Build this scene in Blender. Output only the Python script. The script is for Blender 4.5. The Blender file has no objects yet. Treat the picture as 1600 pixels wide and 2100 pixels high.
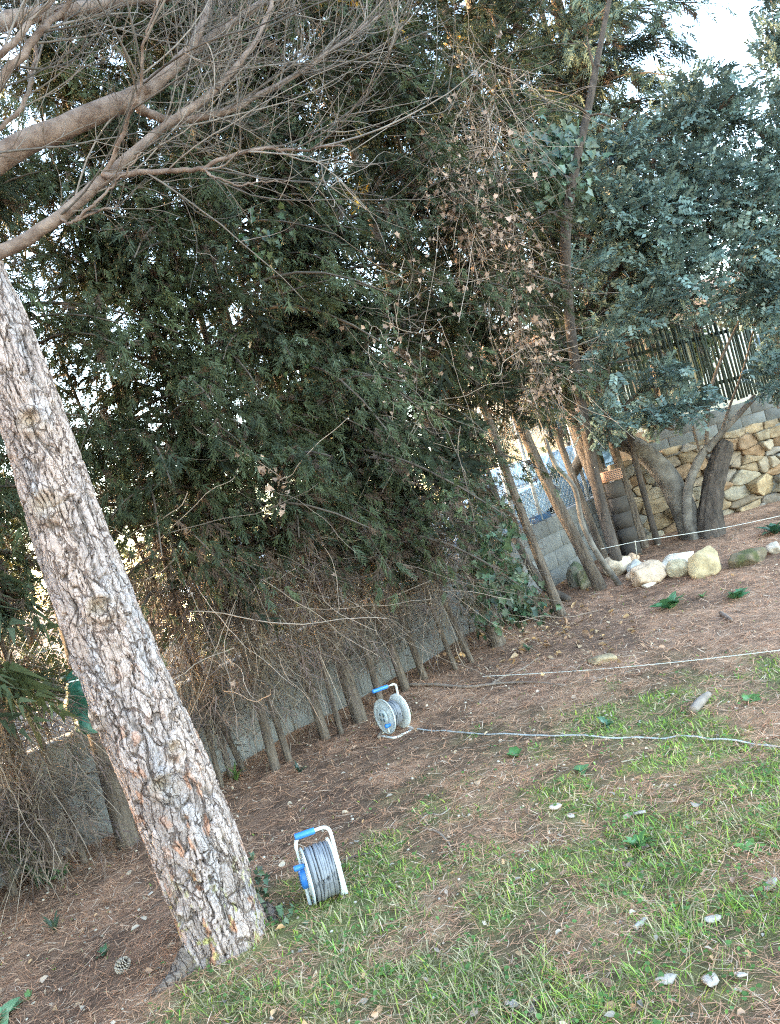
import bpy, bmesh, math
import numpy as np
from mathutils import Vector, Matrix

# ------------------------------------------------------------------ camera, sky, sun, exposure
S = bpy.context.scene
COL = S.collection
EYE, ROLL, FOC = 1.74, math.radians(15.5), 1578.0
cam_d = bpy.data.cameras.new('camera')
cam = bpy.data.objects.new('camera', cam_d); COL.objects.link(cam)
cam_d.sensor_fit = 'VERTICAL'; cam_d.sensor_height = 34.6; cam_d.lens = 26.0
cam_d.clip_start = 0.05; cam_d.clip_end = 2000
cam.matrix_world = Matrix.Translation((0, 0, EYE)) @ Matrix.Rotation(math.pi/2, 4, 'X') @ Matrix.Rotation(-ROLL, 4, 'Z')
S.camera = cam

SUN_EL, SUN_AZ = math.radians(10), math.radians(-72)       # azimuth from +Y, clockwise towards +X
W = bpy.data.worlds.new('World'); S.world = W; W.use_nodes = True
wn = W.node_tree.nodes; wl = W.node_tree.links
bg = wn['Background']
sky = wn.new('ShaderNodeTexSky'); sky.sky_type = 'NISHITA'; sky.sun_disc = False
sky.sun_elevation = SUN_EL; sky.sun_rotation = SUN_AZ
sky.air_density = 1.0; sky.dust_density = 1.0; sky.ozone_density = .65
wl.new(sky.outputs[0], bg.inputs[0]); bg.inputs[1].default_value = 0.15
sun_d = bpy.data.lights.new('sun', 'SUN'); sun_d.energy = 1.3; sun_d.angle = math.radians(10); sun_d.color = (1.0, 0.74, 0.46)
sun = bpy.data.objects.new('sun', sun_d); COL.objects.link(sun)
sv = Vector((math.sin(SUN_AZ)*math.cos(SUN_EL), math.cos(SUN_AZ)*math.cos(SUN_EL), math.sin(SUN_EL)))
sun.rotation_euler = sv.to_track_quat('Z', 'Y').to_euler()
S.view_settings.view_transform = 'Standard'; S.view_settings.look = 'None'
S.view_settings.gamma = 1.0; S.view_settings.use_curve_mapping = False
S.view_settings.exposure = 4.08
S.render.engine = 'CYCLES'
S.cycles.max_bounces = 8; S.cycles.diffuse_bounces = 4; S.cycles.transmission_bounces = 4; S.cycles.transparent_max_bounces = 8
S.cycles.use_denoising = False; S.cycles.pixel_filter_type = 'BLACKMAN_HARRIS'; S.cycles.filter_width = 1.15

# ------------------------------------------------------------------ numeric helpers
R = np.random.default_rng(11)
def nrm(a): return a/np.maximum(np.linalg.norm(a, axis=-1, keepdims=True), 1e-9)
def hsh(i, j, k=0):
    n = (np.asarray(i).astype(np.int64)*374761393 + np.asarray(j).astype(np.int64)*668265263 + np.asarray(k).astype(np.int64)*2147483647) & 0xFFFFFFFF
    n = ((n ^ (n >> 13))*1274126177) & 0xFFFFFFFF
    n = ((n ^ (n >> 16))*2246822519) & 0xFFFFFFFF
    return ((n ^ (n >> 15)) & 0xFFFFFF)/float(0xFFFFFF)
def vn2(x, y, s=0):
    x0, y0 = np.floor(x), np.floor(y); fx, fy = x-x0, y-y0
    fx = fx*fx*(3-2*fx); fy = fy*fy*(3-2*fy)
    a = hsh(x0, y0, s); b = hsh(x0+1, y0, s); c = hsh(x0, y0+1, s); d = hsh(x0+1, y0+1, s)
    return (a*(1-fx)+b*fx)*(1-fy)+(c*(1-fx)+d*fx)*fy
def fb2(x, y, s=0, o=4):
    t = 0; a = .5
    for k in range(o): t = t+a*vn2(x*2**k, y*2**k, s+k*17); a *= .5
    return t
def smooth(a, b, x):
    t = np.clip((x-a)/(b-a), 0, 1); return t*t*(3-2*t)

def gz(x, y):
    x = np.asarray(x, float); y = np.asarray(y, float)
    yy = np.clip(y, 3.5, 10.6)
    z = .010*(yy-3.5)**2 - .03*np.clip(x-2.5, 0, 3)*smooth(7, 9, y)
    m = np.exp(-(((x+1.3)/.55)**2+((y-3.55)/.55)**2))*.05
    near = np.exp(-(x*x+y*y)/400.0)
    return z + m + near*(.018*np.sin(x*2.1+1.3)*np.sin(y*1.7)+.010*np.sin(x*5.3+y*2.2)+.03*(fb2(x*3.1+40, y*3.1+40, 5)-.47))

cR, sR = math.cos(ROLL), math.sin(ROLL)
def ray(px, py):
    u, v = (px-800)/FOC, (1050-py)/FOC
    return u*cR+v*sR, -u*sR+v*cR
def at(px, py, d):                                  # the point at distance d in front of the viewer
    a, b = ray(px, py); return np.array((a*d, d, EYE+b*d))
def on_ground(px, py):
    a, b = ray(px, py); t = np.arange(1.2, 60, .005)
    h = EYE+b*t-gz(a*t, t); k = int(np.argmax(h < 0)) if (h < 0).any() else len(t)-1
    return np.array((a*t[k], t[k], EYE+b*t[k]))
def on_line(px, py, c0, c1):                        # where the view meets the upright plane y = c0 + c1*x
    a, b = ray(px, py); d = c0/(1-c1*a); return np.array((a*d, d, EYE+b*d))

# ------------------------------------------------------------------ object helpers
def mesh(name, V, F, tint=None, smooth_=False):
    """V (n,3); F list of (m,k) integer arrays"""
    V = np.asarray(V, np.float32)
    if not isinstance(F, (list, tuple)): F = [F]
    F = [np.asarray(f, np.int32) for f in F if len(f)]
    me = bpy.data.meshes.new(name)
    me.vertices.add(len(V)); me.vertices.foreach_set('co', V.ravel())
    loops = np.concatenate([f.ravel() for f in F]); tot = np.concatenate([np.full(len(f), f.shape[1], np.int32) for f in F])
    st = np.concatenate([[0], np.cumsum(tot)[:-1]]).astype(np.int32)
    me.loops.add(len(loops)); me.loops.foreach_set('vertex_index', loops)
    me.polygons.add(len(tot)); me.polygons.foreach_set('loop_start', st); me.polygons.foreach_set('loop_total', tot)
    if smooth_: me.polygons.foreach_set('use_smooth', np.ones(len(tot), bool))
    me.update(calc_edges=True)
    if tint is not None:
        at_ = me.attributes.new('tint', 'FLOAT_COLOR', 'POINT')
        c = np.ones((len(V), 4), np.float32); c[:, :3] = tint; at_.data.foreach_set('color', c.ravel())
    return me
def link(name, me, m, parent=None, loc=None):
    o = bpy.data.objects.new(name, me); COL.objects.link(o)
    if m is not None and not me.materials: me.materials.append(m)
    if parent is not None: o.parent = parent
    if loc is not None: o.location = [float(v) for v in loc]
    return o
def tag(o, label=None, cat=None, group=None, kind=None):
    if label: o['label'] = label
    if cat: o['category'] = cat
    if group: o['group'] = group
    if kind: o['kind'] = kind
    return o
def empty(name, loc, label, cat, group=None, rot=(0, 0, 0)):
    o = bpy.data.objects.new(name, None); COL.objects.link(o); o.empty_display_size = .1
    o.location = [float(v) for v in loc]; o.rotation_euler = rot
    return tag(o, label, cat, group)

class B:                                            # collects pieces, then links them as one mesh object
    def __init__(s): s.V = []; s.F = {}; s.T = []; s.n = 0
    def add(s, V, F, tint=None):
        V = np.asarray(V, float).reshape(-1, 3)
        if not isinstance(F, (list, tuple)): F = [F]
        for f in F:
            f = np.asarray(f, int)
            if len(f): s.F.setdefault(f.shape[1], []).append(f+s.n)
        s.V.append(V); s.n += len(V)
        t = np.ones((len(V), 3)) if tint is None else np.broadcast_to(np.asarray(tint, float), (len(V), 3))
        s.T.append(t); return s
    def link(s, name, m, parent=None, off=(0, 0, 0), smooth_=False, kind=None, label=None):
        V = np.concatenate(s.V)-np.asarray(off); F = [np.concatenate(f) for f in s.F.values()]
        o = link(name, mesh(name, V, F, np.concatenate(s.T), smooth_), m, parent)
        if kind: o['kind'] = kind
        if label: o['label'] = label
        return o

def tubes(P, rad, sides=5, cap=False):
    """P (N,k,3), rad (N,k) -> verts, quads"""
    P = np.asarray(P, float); rad = np.asarray(rad, float)
    if P.ndim == 2: P = P[None]; rad = rad[None]
    N, k, _ = P.shape
    T = nrm(np.gradient(P, axis=1))
    m = nrm(T.mean(1)); ref = np.where(np.abs(m[:, 2:3]) < .8, np.array([[0, 0, 1.]]), np.array([[1., 0, 0]]))[:, None]
    A = nrm(np.cross(T, ref)); Bn = np.cross(T, A)
    th = np.linspace(0, 2*np.pi, sides, endpoint=False)
    V = P[:, :, None]+rad[:, :, None, None]*(A[:, :, None]*np.cos(th)[:, None]+Bn[:, :, None]*np.sin(th)[:, None])
    idx = np.arange(N*k*sides).reshape(N, k, sides)
    a = idx[:, :-1]; b = np.roll(a, -1, 2); d = idx[:, 1:]; c = np.roll(d, -1, 2)
    Q = np.stack([a, b, c, d], -1).reshape(-1, 4)
    F = [Q]
    if cap:
        F.append(idx[:, -1, :].reshape(-1, sides)); F.append(idx[:, 0, ::-1].reshape(-1, sides))
    return V.reshape(-1, 3), F
def curve(pts, n):                                  # Catmull-Rom through pts
    p = np.asarray(pts, float); p = np.vstack([2*p[0]-p[1], p, 2*p[-1]-p[-2]])
    t = np.linspace(0, len(p)-3-1e-6, n); i = t.astype(int); f = (t-i)[:, None]
    a, b, c, d = p[i], p[i+1], p[i+2], p[i+3]
    return .5*(2*b+(c-a)*f+(2*a-5*b+4*c-d)*f**2+(3*b-a-3*c+d)*f**3)
def interp_r(rs, n): return np.interp(np.linspace(0, 1, n), np.linspace(0, 1, len(rs)), rs)
def box(lo, hi):
    x0, y0, z0 = lo; x1, y1, z1 = hi
    V = [(x0, y0, z0), (x1, y0, z0), (x1, y1, z0), (x0, y1, z0), (x0, y0, z1), (x1, y0, z1), (x1, y1, z1), (x0, y1, z1)]
    return np.array(V, float), np.array([(0, 3, 2, 1), (4, 5, 6, 7), (0, 1, 5, 4), (1, 2, 6, 5), (2, 3, 7, 6), (3, 0, 4, 7)])
def lathe(prof, n=40, axis=0):                      # profile of (axial, radius)
    p = np.asarray(prof, float); th = np.linspace(0, 2*np.pi, n, endpoint=False)
    V = np.zeros((len(p), n, 3)); V[..., 0] = p[:, :1]; V[..., 1] = p[:, 1:]*np.cos(th); V[..., 2] = p[:, 1:]*np.sin(th)
    idx = np.arange(len(p)*n).reshape(len(p), n); a = idx[:-1]; b = np.roll(a, -1, 1); d = idx[1:]; c = np.roll(d, -1, 1)
    return V.reshape(-1, 3), np.stack([a, b, c, d], -1).reshape(-1, 4)

# ------------------------------------------------------------------ materials
def M(name, c1=(.5, .5, .5), c2=None, scale=6.0, rough=.85, bump=0.0, bscale=40.0, attr=False, trans=0.0, stretch=None, detail=6, spec=.3, metal=0.0, var=.35, dist=.01):
    m = bpy.data.materials.new(name); m.use_nodes = True
    n, l = m.node_tree.nodes, m.node_tree.links; n.clear()
    out = n.new('ShaderNodeOutputMaterial'); p = n.new('ShaderNodeBsdfPrincipled')
    p.inputs['Roughness'].default_value = rough; p.inputs['Specular IOR Level'].default_value = spec; p.inputs['Metallic'].default_value = metal
    tc = n.new('ShaderNodeTexCoord'); mp = n.new('ShaderNodeMapping'); l.new(tc.outputs['Object'], mp.inputs['Vector'])
    if stretch: mp.inputs['Scale'].default_value = stretch
    nz = n.new('ShaderNodeTexNoise'); nz.inputs['Scale'].default_value = scale; nz.inputs['Detail'].default_value = detail; nz.inputs['Roughness'].default_value = .62
    l.new(mp.outputs[0], nz.inputs['Vector'])
    rp = n.new('ShaderNodeMapRange'); rp.inputs[1].default_value = .32; rp.inputs[2].default_value = .68; l.new(nz.outputs['Fac'], rp.inputs[0])
    mx = n.new('ShaderNodeMix'); mx.data_type = 'RGBA'; l.new(rp.outputs[0], mx.inputs['Factor'])
    if attr:
        a = n.new('ShaderNodeAttribute'); a.attribute_name = 'tint'
        k = n.new('ShaderNodeMix'); k.data_type = 'RGBA'; k.blend_type = 'MULTIPLY'; k.inputs['Factor'].default_value = 1
        mx.inputs['A'].default_value = (1-var, 1-var, 1-var, 1); mx.inputs['B'].default_value = (1+var, 1+var, 1+var, 1)
        l.new(a.outputs['Color'], k.inputs['A']); l.new(mx.outputs['Result'], k.inputs['B']); col = k.outputs['Result']
    else:
        mx.inputs['A'].default_value = (*c1, 1); mx.inputs['B'].default_value = (*(c2 or c1), 1); col = mx.outputs['Result']
    l.new(col, p.inputs['Base Color'])
    if bump:
        nb = n.new('ShaderNodeTexNoise'); nb.inputs['Scale'].default_value = bscale; nb.inputs['Detail'].default_value = 8; nb.inputs['Roughness'].default_value = .65
        l.new(mp.outputs[0], nb.inputs['Vector']); bm_ = n.new('ShaderNodeBump'); bm_.inputs['Strength'].default_value = bump; bm_.inputs['Distance'].default_value = dist
        l.new(nb.outputs['Fac'], bm_.inputs['Height']); l.new(bm_.outputs[0], p.inputs['Normal'])
    sh = p.outputs[0]
    if trans:
        tr = n.new('ShaderNodeBsdfTranslucent'); l.new(col, tr.inputs['Color'])
        g = n.new('ShaderNodeMixShader'); g.inputs[0].default_value = trans; l.new(p.outputs[0], g.inputs[1]); l.new(tr.outputs[0], g.inputs[2]); sh = g.outputs[0]
    l.new(sh, out.inputs[0]); return m
def glass(name, col, rough=.05):
    m = bpy.data.materials.new(name); m.use_nodes = True; p = m.node_tree.nodes['Principled BSDF']
    p.inputs['Base Color'].default_value = (*col, 1); p.inputs['Roughness'].default_value = rough; p.inputs['Specular IOR Level'].default_value = .8
    return m

m_ground = M('soil', attr=True, scale=9, bump=.9, bscale=55, var=.45, dist=.03)
m_needle = M('needle_straw', attr=True, scale=3, var=.15, rough=.7)
m_grass = M('grass_blade', attr=True, scale=3, var=.2, rough=.55, trans=.35)
m_fol = M('conifer_foliage', attr=True, scale=2.2, var=.35, rough=.62, trans=.14, spec=.25)
m_leaf = M('waxy_leaf', attr=True, scale=2.0, var=.25, rough=.38, trans=.15, spec=.5)
m_ivy = M('ivy_leaf', attr=True, scale=3.0, var=.3, rough=.4, trans=.2, spec=.45)
m_dead = M('dead_foliage', attr=True, scale=3, var=.3, rough=.85, trans=.12)
m_twig = M('twig_bark', attr=True, scale=14, var=.3, rough=.85)
m_trunk = M('fibrous_bark', (.065, .048, .038), (.20, .155, .12), scale=9, rough=.9, bump=1.0, bscale=15, stretch=(4, 4, .55), dist=.035)
m_trunk_dark = M('dark_bark', (.035, .028, .024), (.11, .085, .07), scale=5, rough=.9, bump=.9, bscale=14, stretch=(4, 4, 1), dist=.02)
m_carob = M('carob_bark', (.055, .045, .038), (.20, .175, .15), scale=7, rough=.9, bump=.8, bscale=22, dist=.015)
m_pine = M('plated_bark', attr=True, scale=30, var=.2, rough=.9, bump=.6, bscale=130, dist=.006)
m_pbranch = M('pine_branch_bark', (.10, .066, .052), (.26, .195, .165), scale=14, rough=.88, bump=.8, bscale=45, dist=.01)
def pine_shader(m):
    n, l = m.node_tree.nodes, m.node_tree.links; p = next(q for q in n if q.type == 'BSDF_PRINCIPLED'); col = p.inputs['Base Color'].links[0].from_socket
    tc = n.new('ShaderNodeTexCoord'); wz = n.new('ShaderNodeTexNoise'); wz.inputs['Scale'].default_value = 9; wz.inputs['Detail'].default_value = 5; l.new(tc.outputs['Object'], wz.inputs['Vector'])
    mad = n.new('ShaderNodeVectorMath'); mad.operation = 'MULTIPLY_ADD'; l.new(wz.outputs['Color'], mad.inputs[0]); mad.inputs[1].default_value = (.10, .10, .14); l.new(tc.outputs['Object'], mad.inputs[2])
    hts = []; cur = col
    for sc, w, dk, tz in (((17, 17, 3.0), .030, .42, 1), ((36, 36, 7), .022, .68, 2), ((90, 90, 30), .03, .90, 3)):
        mp = n.new('ShaderNodeMapping'); mp.inputs['Scale'].default_value = sc; mp.inputs['Location'].default_value = (tz*3.1, tz*1.7, tz*2.3); l.new(mad.outputs[0], mp.inputs['Vector'])
        v = n.new('ShaderNodeTexVoronoi'); v.feature = 'DISTANCE_TO_EDGE'; v.inputs['Scale'].default_value = 1; l.new(mp.outputs[0], v.inputs['Vector'])
        r_ = n.new('ShaderNodeMapRange'); r_.interpolation_type = 'SMOOTHSTEP'; r_.inputs[1].default_value = w*.25; r_.inputs[2].default_value = w*1.6; l.new(v.outputs['Distance'], r_.inputs[0])
        k = n.new('ShaderNodeMix'); k.data_type = 'RGBA'; k.blend_type = 'MULTIPLY'; k.inputs['Factor'].default_value = 1; mxx = n.new('ShaderNodeMix'); mxx.data_type = 'RGBA'
        mxx.inputs['A'].default_value = (dk, dk*.9, dk*.85, 1); mxx.inputs['B'].default_value = (1, 1, 1, 1); l.new(r_.outputs[0], mxx.inputs['Factor']); l.new(cur, k.inputs['A']); l.new(mxx.outputs['Result'], k.inputs['B']); cur = k.outputs['Result']; hts.append(r_.outputs[0])
    l.new(cur, p.inputs['Base Color']); nrm_ = p.inputs['Normal'].links[0].from_socket
    for h, dd in zip(hts, (.016, .006, .002)):
        b = n.new('ShaderNodeBump'); b.inputs['Strength'].default_value = .9; b.inputs['Distance'].default_value = dd; l.new(h, b.inputs['Height']); l.new(nrm_, b.inputs['Normal']); nrm_ = b.outputs[0]
    l.new(nrm_, p.inputs['Normal'])
pine_shader(m_pine)
m_block = M('concrete_block', attr=True, scale=7, var=.2, rough=.92, bump=.5, bscale=90, dist=.004)
m_mortar = M('mortar', (.15, .145, .135), (.22, .21, .195), scale=9, rough=.95, bump=.5, bscale=60, dist=.006)
m_stone = M('field_stone', attr=True, scale=8, var=.3, rough=.9, bump=.8, bscale=24, dist=.02)
m_rock = M('pale_rock', attr=True, scale=11, var=.3, rough=.9, bump=.8, bscale=26, dist=.02)
m_galv = M('galvanised_metal', (.42, .43, .43), (.56, .57, .57), scale=10, rough=.45, metal=.5, spec=.5)
m_white = M('worn_white_paint', (.60, .62, .60), (.76, .77, .75), scale=12, rough=.45, spec=.5)
m_blue = M('blue_plastic', (.03, .17, .55), (.05, .24, .66), scale=8, rough=.4, spec=.5)
m_greyp = M('grey_plastic', (.40, .45, .46), (.55, .60, .61), scale=16, rough=.55, spec=.4)
m_cable = M('grey_cable', (.15, .155, .17), (.24, .245, .27), scale=16, rough=.5, spec=.4)
m_cable_l = M('pale_cable', (.33, .345, .35), (.47, .485, .49), scale=22, rough=.6)
m_string = M('pale_string', (.60, .58, .52), (.72, .70, .64), scale=50, rough=.9)
m_dark = M('dark_plastic', (.03, .03, .035), (.05, .05, .055), scale=20, rough=.6)
m_tarp = M('green_tarpaulin', (.017, .085, .055), (.03, .12, .08), scale=7, rough=.42, bump=.3, bscale=18, dist=.02, spec=.4)
m_cone = M('cone_scale', attr=True, scale=40, var=.25, rough=.8)
m_road = M('asphalt', (.045, .045, .047), (.065, .065, .066), scale=30, rough=.9)
m_paint_w = M('white_car_paint', (.72, .74, .77), (.78, .80, .82), scale=3, rough=.25, spec=.5)
m_paint_b = M('pale_blue_car_paint', (.38, .56, .74), (.45, .62, .78), scale=3, rough=.25, spec=.5)
m_navy = M('navy_band', (.03, .07, .14), (.04, .09, .17), scale=5, rough=.4)
m_glass = glass('car_glass', (.10, .16, .20)); m_tyre = M('tyre_rubber', (.02, .02, .02), (.035, .035, .035), scale=20, rough=.9)
m_brick = M('terracotta', (.36, .19, .12), (.48, .27, .18), scale=14, rough=.9, bump=.3, bscale=50)
m_slat = M('dark_slat', (.018, .028, .020), (.04, .055, .038), scale=8, rough=.7)
m_wall_h = M('pale_render', (.62, .58, .50), (.70, .66, .58), scale=2, rough=.95)

# ------------------------------------------------------------------ ground, road, terrace
GC = [(1300, 1470, 95, 1.5), (1560, 1600, 130, 1.6), (1280, 1770, 110, 1.6), (1380, 1840, 120, 1.2), (1500, 1700, 140, 1.1), (1000, 1900, 190, .55),
      (1230, 1900, 190, .55), (1595, 1385, 60, 1.5), (720, 1850, 110, 1.0), (560, 1940, 130, .9), (1360, 1620, 150, .55), (1100, 1540, 110, .4), (1000, 1500, 60, .45),
      (880, 1660, 130, .4), (480, 2050, 150, .7), (820, 1980, 140, .6), (1180, 2050, 120, .3), (1500, 1480, 120, .55), (900, 2060, 150, .4), (1480, 1900, 130, .35),
      (1180, 1680, 120, .45), (780, 1760, 60, .6), (1450, 1380, 80, .25), (640, 1850, 60, 1.0)]
GB = []
for cx, cy, rp_, s_ in GC:
    g = on_ground(cx, cy); rw = rp_*g[1]/FOC; GB.append((g[0], g[1], rw, rw*2.0, s_))
def grass_d(x, y):
    t = 0
    for bx, by, rx, ry, s_ in GB: t = t+s_*np.exp(-((x-bx)/rx)**2-((y-by)/ry)**2)
    w = .35+1.3*smooth(.35, .62, fb2(x*4+9, y*4+3, 31))
    return np.clip(t*w, 0, 1.4)

xs = np.concatenate([-np.geomspace(500, 6.6, 26), np.arange(-6.5, 6.5, .06), np.geomspace(6.6, 500, 26)])
ys = np.concatenate([-np.geomspace(300, .6, 14), np.arange(-.4, 12.2, .06), np.geomspace(12.3, 600, 28)])
X, Y = np.meshgrid(xs, ys); Z = gz(X, Y)
gi = np.arange(X.size).reshape(X.shape)
gq = np.stack([gi[:-1, :-1], gi[:-1, 1:], gi[1:, 1:], gi[1:, :-1]], -1).reshape(-1, 4)
gd = grass_d(X, Y)[..., None]; n1 = fb2(X*2.3, Y*2.3, 3)[..., None]; n2 = fb2(X*11, Y*11, 8)[..., None]
soil = np.array((.195, .108, .068))*(.7+.6*n2); straw = np.array((.38, .215, .138))*(.7+.6*n2); moss = np.array((.17, .19, .055))*(.6+.8*n2)
tc_ = soil+(straw-soil)*smooth(.38, .6, n1); tc_ = tc_+(moss-tc_)*np.clip(gd*.75, 0, .8)
gnd = link('ground', mesh('ground', np.stack([X, Y, Z], -1).reshape(-1, 3), gq, tc_.reshape(-1, 3), True), m_ground); gnd['kind'] = 'structure'

WC0, WC1 = 7.85, .89                                  # hedge wall line y = 7.85 + 0.89 x
wd = nrm(np.array((1, WC1, 0.))); wnrm = np.array((wd[1], -wd[0], 0))       # wnrm points to the viewer's side
t_ = np.linspace(-30, 40, 180); o_ = np.linspace(2.2, 8.5, 12)
rp0 = np.array((0, WC0, 0.))
RX = rp0[0]+wd[0]*t_[:, None]-wnrm[0]*o_; RY = rp0[1]+wd[1]*t_[:, None]-wnrm[1]*o_
ri = np.arange(RX.size).reshape(RX.shape)
rd = link('road', mesh('road', np.stack([RX, RY, gz(RX, RY)+.05], -1).reshape(-1, 3), np.stack([ri[:-1, :-1], ri[1:, :-1], ri[1:, 1:], ri[:-1, 1:]], -1).reshape(-1, 4)), m_road); rd['kind'] = 'structure'

SC0, SC1 = 9.89, .19                                  # stone wall line y = 9.89 + 0.19 x
sd = nrm(np.array((1, SC1, 0.))); sn = np.array((sd[1], -sd[0], 0))
a0 = np.array((3.05, SC0+SC1*3.05, 0)); a1 = np.array((40, SC0+SC1*40, 0)); bk = 30
tv = []
for p_ in (a0-sn*.3, a1-sn*.3, a1+np.array((0, bk, 0)), a0-sn*.3+np.array((8, bk, 0))): tv += [(p_[0], p_[1], -.2), (p_[0], p_[1], 1.5)]
tr_ = link('terrace_ground', mesh('terrace_ground', tv, [np.array([(1, 3, 5, 7), (0, 2, 3, 1), (2, 4, 5, 3), (4, 6, 7, 5), (6, 0, 1, 7)])], np.tile((.2, .17, .13), (8, 1))), m_ground); tr_['kind'] = 'structure'

# ------------------------------------------------------------------ rocks and stones
def rock_v(rs, size, sub=4, planes=20, rough=.035):
    bm_ = bmesh.new(); bmesh.ops.create_icosphere(bm_, subdivisions=sub, radius=1)
    V = np.array([v.co[:] for v in bm_.verts]); F = np.array([[v.index for v in f.verts] for f in bm_.faces]); bm_.free()
    N = nrm(rs.normal(size=(planes, 3))); D = rs.uniform(.58, .90, planes)
    dt = V@N.T; r = np.where(dt > .05, D/np.maximum(dt, .05), 9).min(1); r = np.minimum(r, 1.0)
    q = fb2(V[:, 0]*3+V[:, 2]*2+50, V[:, 1]*3-V[:, 2]*2+50, int(rs.integers(999)))
    return V*(r*(1-rough*2+4*rough*q))[:, None]*np.asarray(size), F
def rock(name, pos, size, tint, label, cat, group=None, seed=0, rot=0, moss=None):
    rs = np.random.default_rng(seed); V, F = rock_v(rs, size)
    c, s = math.cos(rot), math.sin(rot); V = V@np.array([(c, s, 0), (-s, c, 0), (0, 0, 1)])
    q = fb2(V[:, 0]*14+9, V[:, 1]*14+V[:, 2]*11+9, seed)[:, None]
    T = np.asarray(tint)*np.array((1.06, .98, .90))*(.72+.6*q)
    if moss is not None:
        w = smooth(.35, .55, q+.15*(nrm(V)[:, 2:3])-.04); T = T+(np.asarray(moss)-T)*w
    V = V*1.08; o = link(name, mesh(name, V, F, T, False), m_rock, None, pos); return tag(o, label, cat, group)

def clip(poly, n, d):                                 # keep side n.p <= d
    out = []
    for i in range(len(poly)):
        p, q = poly[i], poly[(i+1) % len(poly)]; a, b = p@n-d, q@n-d
        if a <= 0: out.append(p)
        if a*b < 0: out.append(p+(q-p)*(a/(a-b)))
    return out
def cells(P, w, rect):
    x0, y0, x1, y1 = rect; res = []
    for i in range(len(P)):
        poly = [np.array(v) for v in ((x0, y0), (x1, y0), (x1, y1), (x0, y1))]
        dd = ((P-P[i])**2).sum(1)
        for j in np.argsort(dd)[1:26]:
            n = P[j]-P[i]; d = (P[j]@P[j]-P[i]@P[i]-(w[j]-w[i]))/2; poly = clip(poly, n, d)
            if len(poly) < 3: break
        res.append(poly if len(poly) >= 3 else None)
    return res

# stone retaining wall: fitted stones, every one a part
sw = empty('stone_wall', a0+np.array((0, 0, .3)), 'dry stone retaining wall of tan irregular stones under the block parapet', 'wall')
rs = np.random.default_rng(5); SWL = 5.6; ASP = 2.3
big = on_line(1562, 1000, SC0, SC1); bs = (big-a0)@sd
P = []; w = []
yy_ = .18
while yy_ < 1.66:
    xx_ = rs.uniform(0, .1); rowh = rs.uniform(.08, .18)
    while xx_ < SWL:
        P.append((xx_, (yy_+rs.uniform(-.035, .035))*ASP)); w.append(rs.uniform(0, .012)); xx_ += rs.uniform(.14, .48)
    yy_ += rowh
P = np.array(P); w = np.array(w)
bigs = [(bs+.05, .70, .36, .26), (bs-.52, .98, .22, .13), (.42, .62, .16, .15), (.30, .42, .2, .14), (bs-1.05, 1.18, .22, .07)]
keep = np.ones(len(P), bool)
for bx, bz, rx, rz in bigs: keep &= ((P[:, 0]-bx)/rx)**2+((P[:, 1]/ASP-bz)/rz)**2 > 1
P, w = P[keep], w[keep]
P = np.vstack([P]+[[(bx, bz*ASP)] for bx, bz, rx, rz in bigs]); w = np.concatenate([w, [(rx*.45)**2 for bx, bz, rx, rz in bigs]])
STC = [(.31, .23, .15), (.25, .21, .175), (.34, .27, .195), (.30, .195, .12), (.21, .19, .165), (.35, .295, .22), (.27, .21, .155)]
for i, poly in enumerate(cells(P, w, (0, .1*ASP, SWL, 1.56*ASP))):
    if poly is None: continue
    q = np.array(poly); q[:, 1] /= ASP; c = q.mean(0)
    if len(q) < 3: continue
    # round the outline: subdivide edges, jitter, shrink
    m = []
    for k in range(len(q)):
        a, b = q[k], q[(k+1) % len(q)]
        if np.linalg.norm(b-a) > .07: m += [a*.93+b*.07, (a+b)/2+rs.normal(0, .009, 2), a*.07+b*.93]
        else: m.append(a*.6+b*.4)
    q = np.array(m); ext = np.linalg.norm(q-c, axis=1).mean(); sh = max(.6, 1-.0045/ext)
    q = c+(q-c)*sh; n = len(q); prot = rs.uniform(.0, .06); tilt = rs.normal(0, .22, 2)
    rings = []
    for f, dpt in ((.97, -.10), (1.0, prot*.35), (.975, prot*.85+.014), (.78, prot+.012)):
        pp = c+(q-c)*f; ww = dpt+((pp-c)@tilt if dpt > 0 else 0)+(rs.normal(0, .010, n) if dpt > 0 else 0)
        rings.append(a0+sd*pp[:, :1]+sn*(ww*np.ones(n))[:, None]+np.array((0, 0, 1))*pp[:, 1:])
    cen = a0+sd*c[0]+sn*(prot+.035+rs.normal(0, .008))+np.array((0, 0, c[1]))
    V = np.vstack(rings+[cen[None]]); F4 = []
    for rr in range(3):
        for k in range(n): F4.append((rr*n+k, rr*n+(k+1) % n, (rr+1)*n+(k+1) % n, (rr+1)*n+k))
    F3 = [(3*n+k, 3*n+(k+1) % n, 4*n) for k in range(n)]
    col = np.array(STC[rs.integers(len(STC))])*rs.uniform(.75, 1.15)
    if i == len(P)-len(bigs): col = np.array((.37, .265, .155))
    T = col*(.8+.4*fb2(V[:, :1]*9+40, V[:, 2:]*9+V[:, 1:2]*5+40, i))
    link('stone', mesh('stone', V-np.array(sw.location), [np.array(F4), np.array(F3)], T, False), m_stone, sw)
V, F = box((0, 0, 0), (1, 1, 1))
def slab(L, d0, d1, z0, z1, base=a0, dr=sd, nn=sn):
    V, F = box((0, d0, z0), (L, d1, z1)); return base+dr*V[:, :1]+nn*V[:, 1:2]+np.array((0, 0, 1))*V[:, 2:], F
V, F = slab(SWL, -.28, -.085, -.1, 1.46); link('mortar_core', mesh('mortar_core', V-np.array(sw.location), F), m_mortar, sw)

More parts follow.
